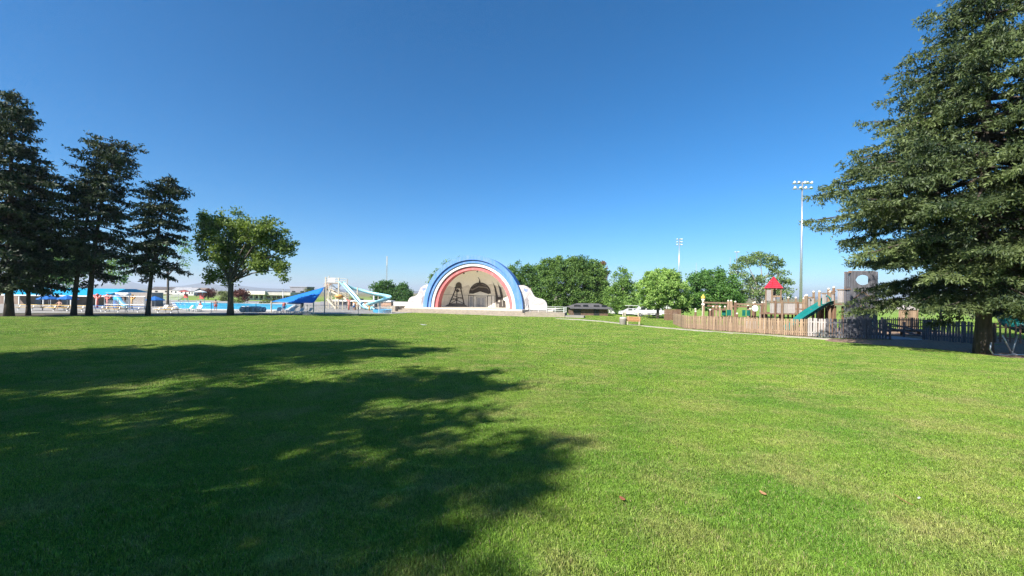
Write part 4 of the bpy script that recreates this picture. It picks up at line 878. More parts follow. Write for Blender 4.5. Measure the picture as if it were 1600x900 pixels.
# chain link fence
m, N, L, B = nodes('chain_link'); B.inputs['Base Color'].default_value = (.45, .46, .47, 1); B.inputs['Roughness'].default_value = .5
tc = N.new('ShaderNodeTexCoord'); fx = []
mp = N.new('ShaderNodeMapping'); mp.inputs['Rotation'].default_value = (0, radians(45), 0); mp.inputs['Scale'].default_value = (16, 16, 16); L.new(tc.outputs['Object'], mp.inputs[0])
sx_ = N.new('ShaderNodeSeparateXYZ'); L.new(mp.outputs[0], sx_.inputs[0])
def mth(op, a, b=None):
    n = N.new('ShaderNodeMath'); n.operation = op
    for i, v in enumerate((a, b)):
        if v is None: continue
        if isinstance(v, (int, float)): n.inputs[i].default_value = v
        else: L.new(v, n.inputs[i])
    return n.outputs[0]
wire = mth('MAXIMUM', mth('LESS_THAN', mth('FRACT', sx_.outputs[0]), .07), mth('LESS_THAN', mth('FRACT', sx_.outputs[2]), .07))
tp = N.new('ShaderNodeBsdfTransparent'); mx = N.new('ShaderNodeMixShader'); L.new(wire, mx.inputs[0]); L.new(tp.outputs[0], mx.inputs[1]); L.new(B.outputs[0], mx.inputs[2]); L.new(mx.outputs[0], N['Material Output'].inputs[0])
LINK = m
def chain_fence(label, pts, h, sp=3.0, pm=GALV):
    a0 = Vector(pts[0]); t = thing('chain_link_fence', label, 'fence', a0)
    P = [Vector(q) - a0 for q in pts]
    for a, b in zip(P, P[1:]):
        n = max(1, int((b - a).length / sp)); d = (b - a).normalized()
        for i in range(n + 1):
            q = a.lerp(b, i / n); MB().tube([q, q + Vector((0, 0, h + .05))], .035, 6).build('post', pm, t)
        MB().tube([a + Vector((0, 0, h)), b + Vector((0, 0, h))], .025, 6).build('top_rail', pm, t)
        MB().bar(a + Vector((0, -.04, h / 2)), b + Vector((0, -.04, h / 2)), .004, h - .05).build('wire_mesh', LINK, t)
chain_fence('grey chain link fence along the pool terrace edge of the lawn', [on(330, 52.2), on(400, 53.5), on(480, 54.0), on(560, 56), on(608, 61)], 1.5, 4.0)
# tall post frame by the bathhouse
fr = thing('tall_frame_fence', 'tall galvanised gate frame posts before the bathhouse', 'fence', on(203, 56.5)); fz = lambda py: at(203, py, 56.5).z - fr.location.z; fx_ = lambda px: at(px, 470, 56.5).x - fr.location.x
for px, py in ((163.5, 464), (185, 468), (202, 461.5), (225.5, 463), (227, 463)): MB().tube([(fx_(px), 0, -.1), (fx_(px), 0, fz(py))], .07 if px == 202 else .05, 8).build('post', GALV, fr)
for a, b, py in ((163, 202, 463), (203, 227, 463), (163, 202, 476), (203, 227, 476)): MB().tube([(fx_(a), 0, fz(py)), (fx_(b), 0, fz(py))], .035, 6).build('rail', GALV, fr)
for a, b in ((163.5, 202), (203, 226)): MB().box(((fx_(a) + fx_(b)) / 2, .05, fz(476) / 2), (fx_(b) - fx_(a), .004, fz(463))).build('wire_mesh', LINK, fr)
# bathhouse with blue roof
D = 72; bb = on(110, D); X = lambda px, d=D: at(px, 470, d).x - bb.x; Z = lambda py, d=D: at(110, py, d).z - bb.z
bh = thing('bathhouse', 'long brown bathhouse with blue metal roof behind the dark spruces', 'building', bb)
MB().box(((X(-60) + X(190)) / 2, 3.5, Z(462) / 2), (X(190) - X(-60), 6, Z(462))).build('wall', BRICK, bh)
MB().prism([(-1.6, Z(462)), (9, Z(462)), (9, Z(459)), (4.2, Z(450.2)), (2.2, Z(450.2)), (-1.6, Z(461))], X(20), X(178), 'x').build('roof', BROOF, bh)
MB().box(((X(20) + X(178)) / 2, -1.62, Z(462)), (X(178) - X(20), .08, .22)).build('fascia', FASC, bh)
MB().box((X(215.5), 1.7, Z(455.5) / 2), (X(234) - X(199), 2.4, Z(455.5))).build('annex', GREYM, bh)
MB().box((X(180), .4, Z(458)), (X(197) - X(163), .6, .5)).build('annex_fascia', FASC, bh)
for px in (24, 46, 83, 125, 164): MB().box((X(px), -1.5, Z(462) / 2), (.14, .14, Z(462))).build('porch_post', FASC, bh)
for px, w_ in ((100, 1.8), (172, 1.2), (55, 1.2)):
    o = MB().box((X(px), .46, 1.1), (w_, .08, 2.2)).build('door', mat('grey_door', (.12, .13, .14), .5, .1), bh); MB().box((X(px), .40, 2.35), (w_ + .2, .06, .2)).build('lintel', FASC, o)
for px in (66, 144): o = MB().box((X(px), .47, 2.0), (2.4, .06, .7)).build('window', WIN, bh); MB().box((X(px), .42, 1.6), (2.5, .1, .08)).build('sill', FASC, o)
# picnic tables
def table(label, px, D, rz, mt_, ln=2.3, group='picnic tables at the pool fence'):
    t = thing('picnic_table', label, 'picnic table', on(px, D, .05), rz, group)
    for k in range(3): MB().box((0, (k - 1) * .25, .75), (ln, .235, .045), bev=.008).build('top_plank', mt_, t)
    for s_ in (-1, 1):
        MB().box((0, s_ * .72, .45), (ln, .26, .045), bev=.008).build('bench_plank', mt_, t)
        MB().bar((s_ * ln * .36, -.35, .73), (s_ * ln * .36, -.62, .02), .05).build('leg', GALV, t); MB().bar((s_ * ln * .36, .35, .73), (s_ * ln * .36, .62, .02), .05).build('leg', GALV, t)
        MB().bar((s_ * ln * .36, -.8, .41), (s_ * ln * .36, .8, .41), .05).build('cross_bar', GALV, t)
    return t
for lb, px, D, rz, mt_ in (('long yellow picnic table right of the left spruce trunks', 48, 50, .05, YTAB), ('yellow picnic table before the shirtless person', 84, 51, -.04, YTAB), ('second yellow picnic table left of the leaning spruce trunk', 102, 50.5, .03, YTAB),
        ('yellow table end between the twin spruce trunks', 124, 51, .1, YTAB), ('yellow picnic table below the blue play figure', 182, 50.5, 0, YTAB), ('yellow picnic table right of the bare trunked spruce', 263, 51.5, .05, YTAB), ('blue picnic table left of the bare trunked spruce', 212, 51.5, 0, BTAB), ('dark blue picnic table right behind the second twin trunk', 154, 52, .1, BTAB)):
    table(lb, px, D, rz, mt_)
# umbrellas and chairs
def umbrella(label, px, D, mt_, h=2.2, r=1.25, closed=False):
    t = thing('umbrella', label, 'umbrella', on(px, D, .05), 0, 'pool umbrellas')
    MB().tube([(0, 0, 0), (0, 0, h)], .03, 6).build('pole', WPLA, t); MB().lathe([(.28, 0), (.28, .07), (.05, .12), (0, .12)], n=12).build('base', WPLA, t)
    pr = [(0, h + .12), (.13, h - .2), (.15, h - .9), (.09, h - 1.25)] if closed else [(0, h + .12), (r * .5, h - .16), (r, h - .5), (r * .98, h - .62), (r * .48, h - .22), (0, h)]
    MB().lathe(pr, n=8).build('canopy', mt_, t)
umbrella('low blue umbrella left of the shirtless person', 76, 58, BTAB, 1.9); umbrella('low blue umbrella right of the shirtless person', 105, 59, BTAB, 1.9)
umbrella('blue umbrella right of the bare trunked spruce', 242, 62, BTAB, 2.0); umbrella('closed white umbrella before the bathhouse wall', 79, 66, WPLA, 3.0, closed=True); umbrella('blue umbrella under the shade sail', 462, 62, BTAB, 2.0)
chair_me = None
def lounger(label, px, D, rz, mt_=WPLA):
    t = thing('lounge_chair', label, 'chair', on(px, D, .05), rz, 'white lounge chairs on the pool terrace')
    MB().box((0, .1, .38), (.62, 1.1, .06), bev=.01).build('seat', mt_, t); MB().box((0, .85, .62), (.62, .06, .62), rx=-.6, bev=.01).build('backrest', mt_, t)
    for x in (-.27, .27):
        for y in (-.4, .6): MB().box((x, y, .19), (.05, .05, .38)).build('leg', mt_, t)
    return t
for lb, px, D in (('white lounge chair right of the leafy tree trunk', 371, 58), ('second white lounge chair right of the leafy tree trunk', 377, 60), ('white lounge chair under the left tip of the sail', 433, 57), ('white lounge chair under the sail, second from left', 446, 58), ('white lounge chair under the sail middle', 453, 57), ('white lounge chair under the sail by the umbrella', 466, 57.5), ('white lounge chair at the sail right mast', 477, 58), ('white lounge chair left of the leafy tree', 305, 57), ('white lounge chair farther left of the leafy tree', 288, 57), ('white lounge chair beside the yellow table', 250, 56)):
    lounger(lb, px, D, random.uniform(-.6, .6))
for lb, px, D in (('teal covered lounge chair beside the pool', 297, 58), ('second teal covered lounge chair nearer the bare trunk', 309, 58.5)): lounger(lb, px, D, .4, TEALP)
# lifeguard chairs
def guard(label, px, D):
    t = thing('lifeguard_chair', label, 'lifeguard chair', on(px, D, .05), 0, 'lifeguard chairs round the pool')
    for x in (-.45, .45):
        for y in (-.4, .5): MB().bar((x * 1.2, y * 1.2, 0), (x * .8, y * .7, 1.7), .06).build('leg', WPLA, t)
    MB().box((0, 0, 1.72), (.8, .7, .06)).build('seat', REDP, t); MB().box((0, .34, 2.1), (.8, .06, .75)).build('backrest', REDP, t)
    for k in (.4, .8, 1.2): MB().box((0, -.42 + k * .1, k), (.9, .05, .05)).build('rung', WPLA, t)
    MB().tube([(0, .4, 1.7), (0, .4, 3.2)], .025, 6).build('parasol_pole', WPLA, t); MB().lathe([(0, 3.3), (.5, 3.15), (.95, 2.95), (.92, 2.9), (0, 3.1)], n=8).build('parasol', REDP if px < 300 else WPLA, t)
guard('red lifeguard chair with parasol before the bleachers', 288, 76); guard('red lifeguard chair at the pool edge right of it', 313, 70)
# bleachers
bl = thing('bleachers', 'white stepped bleachers beyond the pool', 'bleachers', on(263, 112))
for k in range(5):
    MB().box((0, k * .8, .5 + k * .42), (5.8, .35, .06)).build('seat_plank', WPLA, bl); MB().box((0, k * .8 - .3, .25 + k * .40), (5.8, .3, .05)).build('foot_plank', GALV, bl)
for x in (-2.6, 0, 2.6):
    MB().bar((x, 0, 0), (x, 3.4, 2.1), .08).build('stringer', GALV, bl); MB().bar((x, 3.4, 0), (x, 3.4, 2.3), .08).build('leg', GALV, bl)
# play features in the shallow pool
pf = thing('spray_figure', 'light blue and white water play slide behind the yellow tables', 'play feature', on(190, 60, .05))
MB().tube([(-1.0, 0, 1.6), (-.4, 0, 1.55), (.2, -.2, 1.0), (.9, -.4, .5), (1.5, -.5, .35)], .34, 10).build('chute', LBLUE, pf, True); MB().lathe([(.5, 0), (.45, 1.5), (.55, 1.7), (.3, 2.2), (0, 2.3)], (-1.0, .3, 0), 12).build('tower', BTAB, pf, True)
MB().lathe([(.10, 0), (.1, 2.0), (.5, 2.1), (.42, 2.45), (0, 2.6)], (.3, .6, 0), 10).build('spout', WPLA, pf, True)
for lb, px, D in (('coral red spray post nearest the second twin trunk', 152, 62), ('coral red branching spray post beside the frame fence', 168, 60), ('orange spray post right of the frame fence post', 206, 62)):
    t = thing('spray_post', lb, 'play feature', on(px, D, .05), 0, 'spray posts in the shallow pool'); mt_ = REDP if px < 200 else ORNG
    MB().tube([(0, 0, 0), (0, 0, 1.9)], .13, 8).build('post', mt_, t, True); MB().tube([(-.6, 0, 2.1), (-.3, 0, 1.6), (.3, 0, 1.6), (.6, 0, 2.1)], .11, 8).build('arm', mt_, t, True); MB().lathe([(0, 2.35), (.22, 2.2), (.25, 1.95), (0, 1.85)], n=10).build('head', mt_, t, True)
# rolled pool covers on a cart
rc = thing('cover_reel', 'cart of grey and white striped pool cover rolls right of the leafy tree', 'pool cover', on(396, 54.5, .05))
STRP, N, L, B = nodes('striped_cover'); tc = N.new('ShaderNodeTexCoord'); sxx = N.new('ShaderNodeSeparateXYZ'); L.new(tc.outputs['Object'], sxx.inputs[0])
wv_ = N.new('ShaderNodeTexWave'); wv_.inputs['Scale'].default_value = 1.6; wv_.inputs['Distortion'].default_value = 1.5; L.new(tc.outputs['Object'], wv_.inputs['Vector'])
L.new(ramp(N, L, wv_.outputs[0], [(.3, (.30, .30, .34)), (.5, (.70, .70, .74))]), B.inputs['Base Color'])
for k, (x, z, r_) in enumerate(((-1.05, .62, .50), (-.35, .64, .54), (.40, .64, .55), (1.05, .60, .48))):
    ro = MB().tube([(x - .22, -.5, z), (x + .22, .5, z)], r_ * .78, 18).build('cover_roll', STRP, rc, False)
    for rr_ in (.30, .54, .74):             # wound layers seen on the roll's end
        MB().tube([(x - .22 + rr_ * r_ * cos(a), -.52, z + rr_ * r_ * sin(a)) for a in np.linspace(0, 6.1, 18)], .035, 5).build('wound_edge', WPLA if rr_ != .54 else GALV, ro)
MB().box((0, .2, .06), (2.9, 1.0, .08)).build('cart_deck', GALV, rc)
for x in (-1.2, 1.2): MB().tube([(x, -.4, .08), (x, -.3, .08)], .08, 10).build('wheel', DARKM, rc)
# flat roofed pale building
D = 150; fb_ = on(416, D); X = lambda px: at(px, 470, D).x - fb_.x; Z = lambda py: at(416, py, D).z - fb_.z
ff = thing('flat_roofed_building', 'low white building with flat overhanging roof beyond the pool', 'building', fb_)
MB().box(((X(380) + X(456)) / 2, 8, Z(461) / 2), (X(456) - X(380), 14, Z(461))).build('wall', TOWN[2], ff)
MB().box(((X(376) + X(420)) / 2, 7, (Z(455) + Z(460.3)) / 2), (X(420) - X(376), 19, Z(455) - Z(460.3))).build('fascia', mat('warm_white', (.66, .60, .50), .7, .05), ff)
MB().box(((X(420.2) + X(457)) / 2, 7, (Z(456.4) + Z(461)) / 2), (X(457) - X(420.2), 17, Z(456.4) - Z(461))).build('rear_fascia', TOWN[0], ff)
for px in (391.5, 400, 408, 417, 426, 433, 440, 447): o = MB().box((X(px), .96, Z(464.5)), (1.3, .12, .95)).build('window', WIN, ff); MB().box((X(px), .92, Z(466.7)), (1.4, .16, .1)).build('sill', FASC, ff if False else o)
for px in (395.5, 404, 412): MB().box((X(px), .3, Z(461) / 2), (.45, .45, Z(461))).build('column', FASC, ff)
an = thing('small_roof_block', 'grey flat roofed block behind the shade sail', 'building', on(466, 160)); MB().box((0, 3, 2.7), (7, 6, 5.4)).build('wall', TOWN[3], an); MB().box((0, 3, 5.5), (7.4, 6.4, .25)).build('roof', TROOF[2], an)
for x in (-2, 1.5): MB().box((x, -.03, 3.2), (1.4, .08, 1.2)).build('window', WIN, an)
# thin flag poles
for px, top, D, lb in ((442, 452.5, 64, 'thin grey pole left of the shade sail mast'), ):
    t = thing('slim_pole', lb, 'pole', on(px, D)); MB().tube([(0, 0, 0), (0, 0, at(px, top, D).z - t.location.z)], [.09, .05], 8).build('shaft', GALV, t, True); MB().lathe([(0, .12), (.1, .06), (.1, -.05), (0, -.1)], (0, 0, at(px, top, D).z - t.location.z), 8).build('cap', GALV, t)
# blue shade sail
sa_ = on(470, 62); ss = thing('shade_sail', 'large blue triangular shade sail stretched over the pool terrace', 'shade sail', sa_)
c1, c2, c3 = at(424, 471, 60) - sa_, at(507.5, 448.3, 63.5) - sa_, at(490, 473.3, 57.5) - sa_
bm = MB(); n = 14; grid = {}
for i in range(n + 1):
    for j in range(n + 1 - i):
        u, v = i / n, j / n; w_ = 1 - u - v; p_ = c1 * w_ + c2 * u + c3 * v
        sag = (u * v + v * w_ + u * w_); p_ = p_ + Vector((0, 0, -.18 * sag)); ctr = (c1 + c2 + c3) / 3
        edge = 4 * max(u * v * (w_ < .001), v * w_ * (u < .001), u * w_ * (v < .001)); grid[i, j] = bm.bm.verts.new(p_)
for i in range(n):
    for j in range(n - i):
        bm.bm.faces.new((grid[i, j], grid[i + 1, j], grid[i, j + 1]))
        if j < n - i - 1: bm.bm.faces.new((grid[i + 1, j], grid[i + 1, j + 1], grid[i, j + 1]))
o = bm.build('canopy', SAIL, ss, True); sm = o.modifiers.new('thick', 'SOLIDIFY'); sm.thickness = .02
for c_ in (c1, c2, c3): MB().tube([(c_.x, c_.y, 0), (c_.x, c_.y, c_.z + .1)], .09, 8).build('mast', CREAMS, ss)
# water slide tower
D = 84; tb = on(520, D); X = lambda px, d=D: at(px, 470, d).x - tb.x; Z = lambda py, d=D: at(520, py, d).z - tb.z
ws = thing('water_slide', 'cream steel tower with two pale cyan water slides', 'water slide', tb)
for px, top, y in ((508.5, 433, 0), (513.5, 431, 0), (529, 434, 0), (533, 435, 3), (508, 434, 3), (541, 452, 1), (558.5, 448.5, 0), (586, 456, 2), (501, 440, 3)): MB().tube([(X(px), y, -.1), (X(px), y, Z(top))], .15 if px in (508.5, 529, 558.5) else .09, 8).build('column', CREAMS, ws)
MB().box(((X(508) + X(531)) / 2, 1.5, Z(442.3)), (X(531) - X(508), 3.2, .25)).build('platform', GREYM, ws)
for py in (434.2, 437.5, 440.5): MB().bar((X(508), -.1, Z(py)), (X(531), -.1, Z(py)), .06).build('guard_rail', CREAMS, ws); MB().bar((X(508), 3.1, Z(py)), (X(531), 3.1, Z(py)), .06).build('guard_rail', CREAMS, ws)
MB().box((X(518), -.14, Z(438)), (1.5, .05, .9)).build('banner', WPLA, ws)
MB().bar((X(514), 1.5, Z(445)), (X(528), 1.5, Z(458)), .1).build('brace', CREAMS, ws); MB().bar((X(528), 1.5, Z(445)), (X(514), 1.5, Z(458)), .1).build('brace', CREAMS, ws)
# stairs: flight up at left, lower flight crossing to the right
def stair(name, a, b, n, wd, mt_):
    a, b = Vector(a), Vector(b); g = MB()
    for s_ in (-1, 1): MB().bar(a + Vector((0, s_ * wd / 2, 0)), b + Vector((0, s_ * wd / 2, 0)), .08, .35).build('stringer', mt_, ws); MB().bar(a + Vector((0, s_ * wd / 2, 1.0)), b + Vector((0, s_ * wd / 2, 1.0)), .06).build('handrail', mt_, ws); MB().bar(a + Vector((0, s_ * wd / 2, .55)), b + Vector((0, s_ * wd / 2, .55)), .05).build('handrail', mt_, ws)
    for i in range(n): q = a.lerp(b, (i + .5) / n); MB().box(q, (abs(b.x - a.x) / n + .04, wd, .05)).build('tread', mt_, ws)
stair('s', (X(499), 2.4, Z(452)), (X(508), 2.4, Z(440)), 9, 1.3, mat('salmon_steel', (.52, .36, .28), .6, .1)); stair('s', (X(540), 1.0, Z(467)), (X(509), 1.0, Z(452)), 14, 1.3, CREAMS); stair('s', (X(512), .2, Z(467)), (X(526), .2, Z(482)), 10, 1.2, CREAMS)
def chute(name, pts, r, mt_, smooth_=3):
    cp = [Vector(q) for q in pts]; cv = []
    for i in range(len(cp) - 1):
        for k in range(4): cv.append(cp[i].lerp(cp[i + 1], k / 4))
    cv.append(cp[-1])
    for _ in range(smooth_): cv = [cv[0]] + [(cv[i - 1] + cv[i] * 2 + cv[i + 1]) / 4 for i in range(1, len(cv) - 1)] + [cv[-1]]
    bm = MB(); rows = []
    for i, p_ in enumerate(cv):
        t_ = (cv[min(i + 1, len(cv) - 1)] - cv[max(i - 1, 0)]).normalized(); s_ = t_.cross(Vector((0, 0, 1))).normalized(); n_ = s_.cross(t_)
        ring = [(r * cos(a), r * sin(a)) for a in np.linspace(pi, 2 * pi, 9)] + [(r * .9 * cos(a), r * .9 * sin(a)) for a in np.linspace(2 * pi, pi, 9)]
        rows.append([bm.bm.verts.new(p_ + s_ * u + n_ * (v + r * .5)) for u, v in ring])
    for i in range(len(rows) - 1):
        for k in range(18): bm.bm.faces.new((rows[i][k], rows[i][(k + 1) % 18], rows[i + 1][(k + 1) % 18], rows[i + 1][k]))
    return bm.build(name, mt_, ws, True)
chute('straight_slide', [(X(531), .2, Z(441)), (X(534), -.1, Z(442)), (X(540), -.6, Z(447)), (X(552), -1.4, Z(457)), (X(564), -2.2, Z(468)), (X(574), -2.8, Z(477)), (X(580), -3.2, Z(480)), (X(592), -3.6, Z(481.5))], .60, CYAN)
chute('curved_slide', [(X(531), 1.6, Z(443)), (X(536), 1.8, Z(447)), (X(545), 2.6, Z(450.5)), (X(556), 2.8, Z(453)), (X(568), 2.6, Z(456.5)), (X(585), 2.2, Z(459.5)), (X(600), 1.4, Z(461.5)), (X(609), -.4, Z(464)), (X(608), -2.6, Z(467)), (X(598), -3.6, Z(470)), (X(588), -3.2, Z(473)), (X(582), -2.6, Z(477)), (X(590), -2.8, Z(481))], .66, CYAN)
for px, top, y in ((600, 466, -2.6), (570, 470, -2.4), (578, 458, 2.4)): MB().tube([(X(px), y, -.1), (X(px), y, Z(top))], .2, 8).build('slide_column', WPLA, ws)
MB().bar((X(600), -2.6, Z(474)), (X(608), -1.2, Z(468)), .1).build('brace', WPLA, ws)
# tipping bucket mushroom
tbk = thing('tipping_bucket', 'orange tipping bucket on cream posts below the slide stairs', 'play feature', on(530, 78, .05)); Zb = lambda py: at(530, py, 78).z - tbk.location.z
MB().lathe([(.25, Zb(467)), (.8, Zb(464)), (.95, Zb(462.5)), (.5, Zb(460.5)), (0, Zb(460))], n=14).build('bucket', ORNG, tbk, True)
for x in (-.7, .7): MB().tube([(x, 0, 0), (x, 0, Zb(464))], .09, 8).build('post', CREAMS, tbk)
MB().tube([(-.9, 0, Zb(468)), (.9, 0, Zb(468))], .08, 8).build('cross_bar', CREAMS, tbk)
for lb, px, D, mt_, top in (('red spray column beside the slide stairs', 545, 78, REDP, 470), ('orange spray column right of the red one', 555, 79, ORNG, 474), ('cream post near the straight slide foot', 577, 78, ORNG, 479)):
    t = thing('spray_column', lb, 'play feature', on(px, D, .05), 0, 'spray columns by the water slide'); h_ = at(px, top, D).z - t.location.z
    MB().tube([(0, 0, 0), (0, 0, h_)], .16, 8).build('post', mt_, t, True); MB().tube([(-.5, 0, h_ + .25), (0, 0, h_), (.5, 0, h_ + .25)], .1, 8).build('nozzle', mt_, t, True)
# pump house, white wall behind
wb = thing('pool_wall', 'long low tan and white pool building behind the slides', 'building', on(575, 100)); Xw = lambda px: at(px, 470, 100).x - wb.location.x; Zw = lambda py: at(575, py, 100).z - wb.location.z
MB().box(((Xw(545) + Xw(612)) / 2, 1, Zw(471.5) / 2), (Xw(612) - Xw(545), 3, Zw(471.5))).build('wall', TANB, wb); MB().box(((Xw(515) + Xw(612)) / 2, 1, Zw(470.3)), (Xw(612) - Xw(515), 3.4, .4)).build('fascia', FASC, wb)
MB().box(((Xw(500) + Xw(545)) / 2, 1.4, Zw(472) / 2), (Xw(545) - Xw(500) - .1, 2.5, Zw(472))).build('grey_wall', TOWN[3], wb)
for px in (552, 566, 590): MB().box((Xw(px), -.53, 1.1), (1.1, .08, 2.2)).build('door', WIN, wb)
# low white parapet fence by the stage
chain_fence('white rail fence between slides and stage wall', [on(592, 66, .05), on(612, 66, .05)], 1.1, 1.5, RAILW)
kt = thing('paddling_pool_rim', 'cyan round paddling pool rim beside the stage wall', 'pool', on(598, 70, .05)); MB().lathe([(1.6, 0), (1.7, .55), (1.55, .58), (1.5, .3), (0, .3)], n=20).build('rim', LBLUE, kt)
# people
def person(label, loc, rz, pose, shirt, shorts, group='people around the pool'):
    t = thing('person', label, 'person', loc, rz, group); S = .0
    if pose == 'sit': hipz, kn, an_ = .50, (.12, -.42, .50), (.12, -.45, .06)
    else: hipz, kn, an_ = .92, (.11, -.02, .49), (.12, .03, .06)
    vs_, es, rs = [], [], []
    def v(p_, r, par=None):
        vs_.append(p_); rs.append(r)
        if par is not None: es.append((par, len(vs_) - 1))
        return len(vs_) - 1
    hip = v((0, 0, hipz), .15); wa = v((0, 0, hipz + .2), .135, hip); ch = v((0, 0, hipz + .42), .165, wa); nk = v((0, -.01, hipz + .58), .06, ch); hd = v((0, -.03, hipz + .68), .085, nk); tp_ = v((0, -.02, hipz + .80), .085, hd); 
    for s_ in (-1, 1):
        th_ = v((s_ * .11, -.02, hipz - .04), .095, hip); k_ = v((s_ * kn[0], kn[1], kn[2]), .065, th_); a_ = v((s_ * an_[0], an_[1], an_[2]), .042, k_); v((s_ * an_[0], an_[1] - .17, .035), .035, a_)
        sh = v((s_ * .2, 0, hipz + .49), .06, ch)
        if pose == 'sit': el = v((s_ * .34, -.10, hipz + .26), .045, sh); wr = v((s_ * .36, -.30, hipz + .16), .033, el)
        else: el = v((s_ * .27, .02, hipz + .22), .045, sh); wr = v((s_ * .29, -.08, hipz - .02), .033, el)
        v((s_ * .29, (-.40 if pose == 'sit' else -.11), hipz + (.14 if pose == 'sit' else -.12)), .036, wr)
    me = bpy.data.meshes.new('body'); me.from_pydata(vs_, es, []); o = link('body', me, t, SKIN)
    md = o.modifiers.new('skin', 'SKIN'); sv = me.skin_vertices[0].data
    for i, r in enumerate(rs): sv[i].radius = (r, r * .85); 
    sv[0].use_root = True
    o.modifiers.new('sub', 'SUBSURF').levels = 1; o.modifiers['sub'].render_levels = 1
    MB().lathe([(.11, hipz + .70), (.122, hipz + .80), (.10, hipz + .90), (0, hipz + .93)], (0, .01, 0), 10).build('hair', HAIRM, t, True)
    sh_ = MB(); sh_.lathe([(.175, hipz - .10), (.185, hipz + .02), (.165, hipz + .14)], n=12)
    for s_ in (-1, 1): sh_.tube([(s_ * .10, -.02, hipz - .02), (s_ * (.11 + kn[0]) / 2, kn[1] * .7, hipz * .35 + kn[2] * .65)], [.125, .105], 10)
    sh_.build('shorts', shorts, t, True)
    if shirt: MB().lathe([(.18, hipz + .08), (.175, hipz + .25), (.205, hipz + .45), (.11, hipz + .56), (.07, hipz + .58)], n=12).build('shirt', shirt, t, True)
    return t
person('shirtless person sitting behind the yellow table seen from the lawn', on(93, 53.0, .1), .2, 'sit', None, BTAB)
person('shirtless person standing at the pool edge left of the leafy tree', on(337, 62, .05), .5, 'stand', None, REDP)
person('person in red shirt sitting on the pool edge', on(313, 64, .05), -.4, 'sit', REDP, WPLA); person('person in dark shirt standing under the shade sail', on(472, 61, .05), .8, 'stand', DARKM, DARKM)
person('person in blue shorts standing near the sail left mast', on(444, 63, .05), .8, 'stand', REDP, BTAB); person('person in white shirt standing near the slide', on(553, 76, .05), .3, 'stand', WPLA, BTAB)
# lattice antenna mast
am = thing('antenna_mast', 'thin pale lattice antenna mast above the dark trees', 'mast', on(603.5, 210)); hh = at(603.5, 400, 210).z - am.location.z
for k in range(3): a = k * 2.094; MB().tube([(cos(a) * .45, sin(a) * .45, 0), (cos(a) * .28, sin(a) * .28, hh)], .07, 5).build('leg', GALV, am)
g_ = MB(); nz = 26
for i in range(nz):
    for k in range(3):
        a, b = k * 2.094, (k + 1) * 2.094; z0, z1 = hh * i / nz, hh * (i + 1) / nz; r0, r1 = .45 - .17 * i / nz, .45 - .17 * (i + 1) / nz
        g_.bar((cos(a) * r0, sin(a) * r0, z0), (cos(b) * r1, sin(b) * r1, z1), .05)
tag(g_.build('lattice', GALV, am), kind='stuff'); MB().tube([(0, .3, hh * .78), (0, .3, hh * 1.0)], .22, 8).build('panel_antenna', WPLA, am)
# ------------------------------------------------------------------ right of the stage
D = 76; rb = on(928, D); X = lambda px: at(px, 480, D).x - rb.x; Z = lambda py: at(928, py, D).z - rb.z
rs = thing('restroom_building', 'small brown brick restroom with low grey hipped roof under the largest tree', 'building', rb)
RBR = mat('dark_brown_brick', (.155, .095, .070), .9, .25, 3, .4, 10); SHN = mat('grey_shingle', (.11, .105, .105), .9, .2, 3, .4, 10)
MB().box(((X(894) + X(950)) / 2, 2.5, Z(481) / 2), (X(950) - X(894), 5, Z(481))).build('wall', RBR, rs)
x0, x1, zz = X(890), X(956), Z(481.2)
rf = MB(); q = [(x0, -.8, zz), (x1, -.8, zz), (x1, 5.8, zz), (x0, 5.8, zz)]; r0, r1 = (X(905), 2.5, Z(474.5)), (X(940), 2.5, Z(474.5))
for f_ in ((q[0], q[1], r1, r0), (q[1], q[2], r1), (q[2], q[3], r0, r1), (q[3], q[0], r0), (q[3], q[2], q[1], q[0])): rf.poly(f_)
rf.build('roof', SHN, rs); MB().box(((x0 + x1) / 2, -.82, zz - .08), (x1 - x0, .06, .2)).build('fascia', WOODD, rs)
for px, w_ in ((902, 1.3), (932, 1.1)): MB().box((X(px), -.03, 1.05), (w_, .1, 2.1)).build('door', DARKM, rs)
for px in (915, 944): o = MB().box((X(px), -.03, 1.9), (1.0, .1, .45)).build('window', WIN, rs); MB().box((X(px), -.06, 1.64), (1.1, .1, .06)).build('sill', WOODG, o)
# bench and litter bin
bn = thing('park_bench', 'orange brown slatted bench beside the footpath', 'bench', G(991, 508) + Vector((0, .3, 0)), -.35)
ORW = mat('orange_brown_slat', (.36, .165, .075), .7, .15, 3, stretch=(.5, 4, 4), island=.1)
for k in range(4): MB().box((0, -.22 + k * .13, .45), (1.6, .11, .04), bev=.008).build('seat_slat', ORW, bn)
for k in range(4): MB().box((0, .27 + k * .025, .55 + k * .12), (1.6, .035, .10), rx=-.2, bev=.008).build('back_slat', ORW, bn)
for x in (-.65, .65): MB().bar((x, -.24, 0), (x, -.24, .44), .07).build('leg', CREAMS, bn); MB().bar((x, .22, 0), (x, .38, 1.0), .07).build('leg', CREAMS, bn); MB().bar((x, -.26, .42), (x, .28, .42), .06).build('seat_support', CREAMS, bn)
lb = thing('litter_bin', 'squat pale stone litter bin left of the bench', 'bin', G(974, 507.5) + Vector((0, .2, 0)))
MB().lathe([(.36, 0), (.40, .05), (.42, .65), (.44, .72), (.40, .78)], n=16).build('drum', CONC, lb, True); MB().lathe([(.42, .78), (.36, .90), (.15, .93), (.13, .86), (0, .86)], n=16).build('lid', mat('bin_lid', (.5, .45, .38), .7, .1), lb, True)
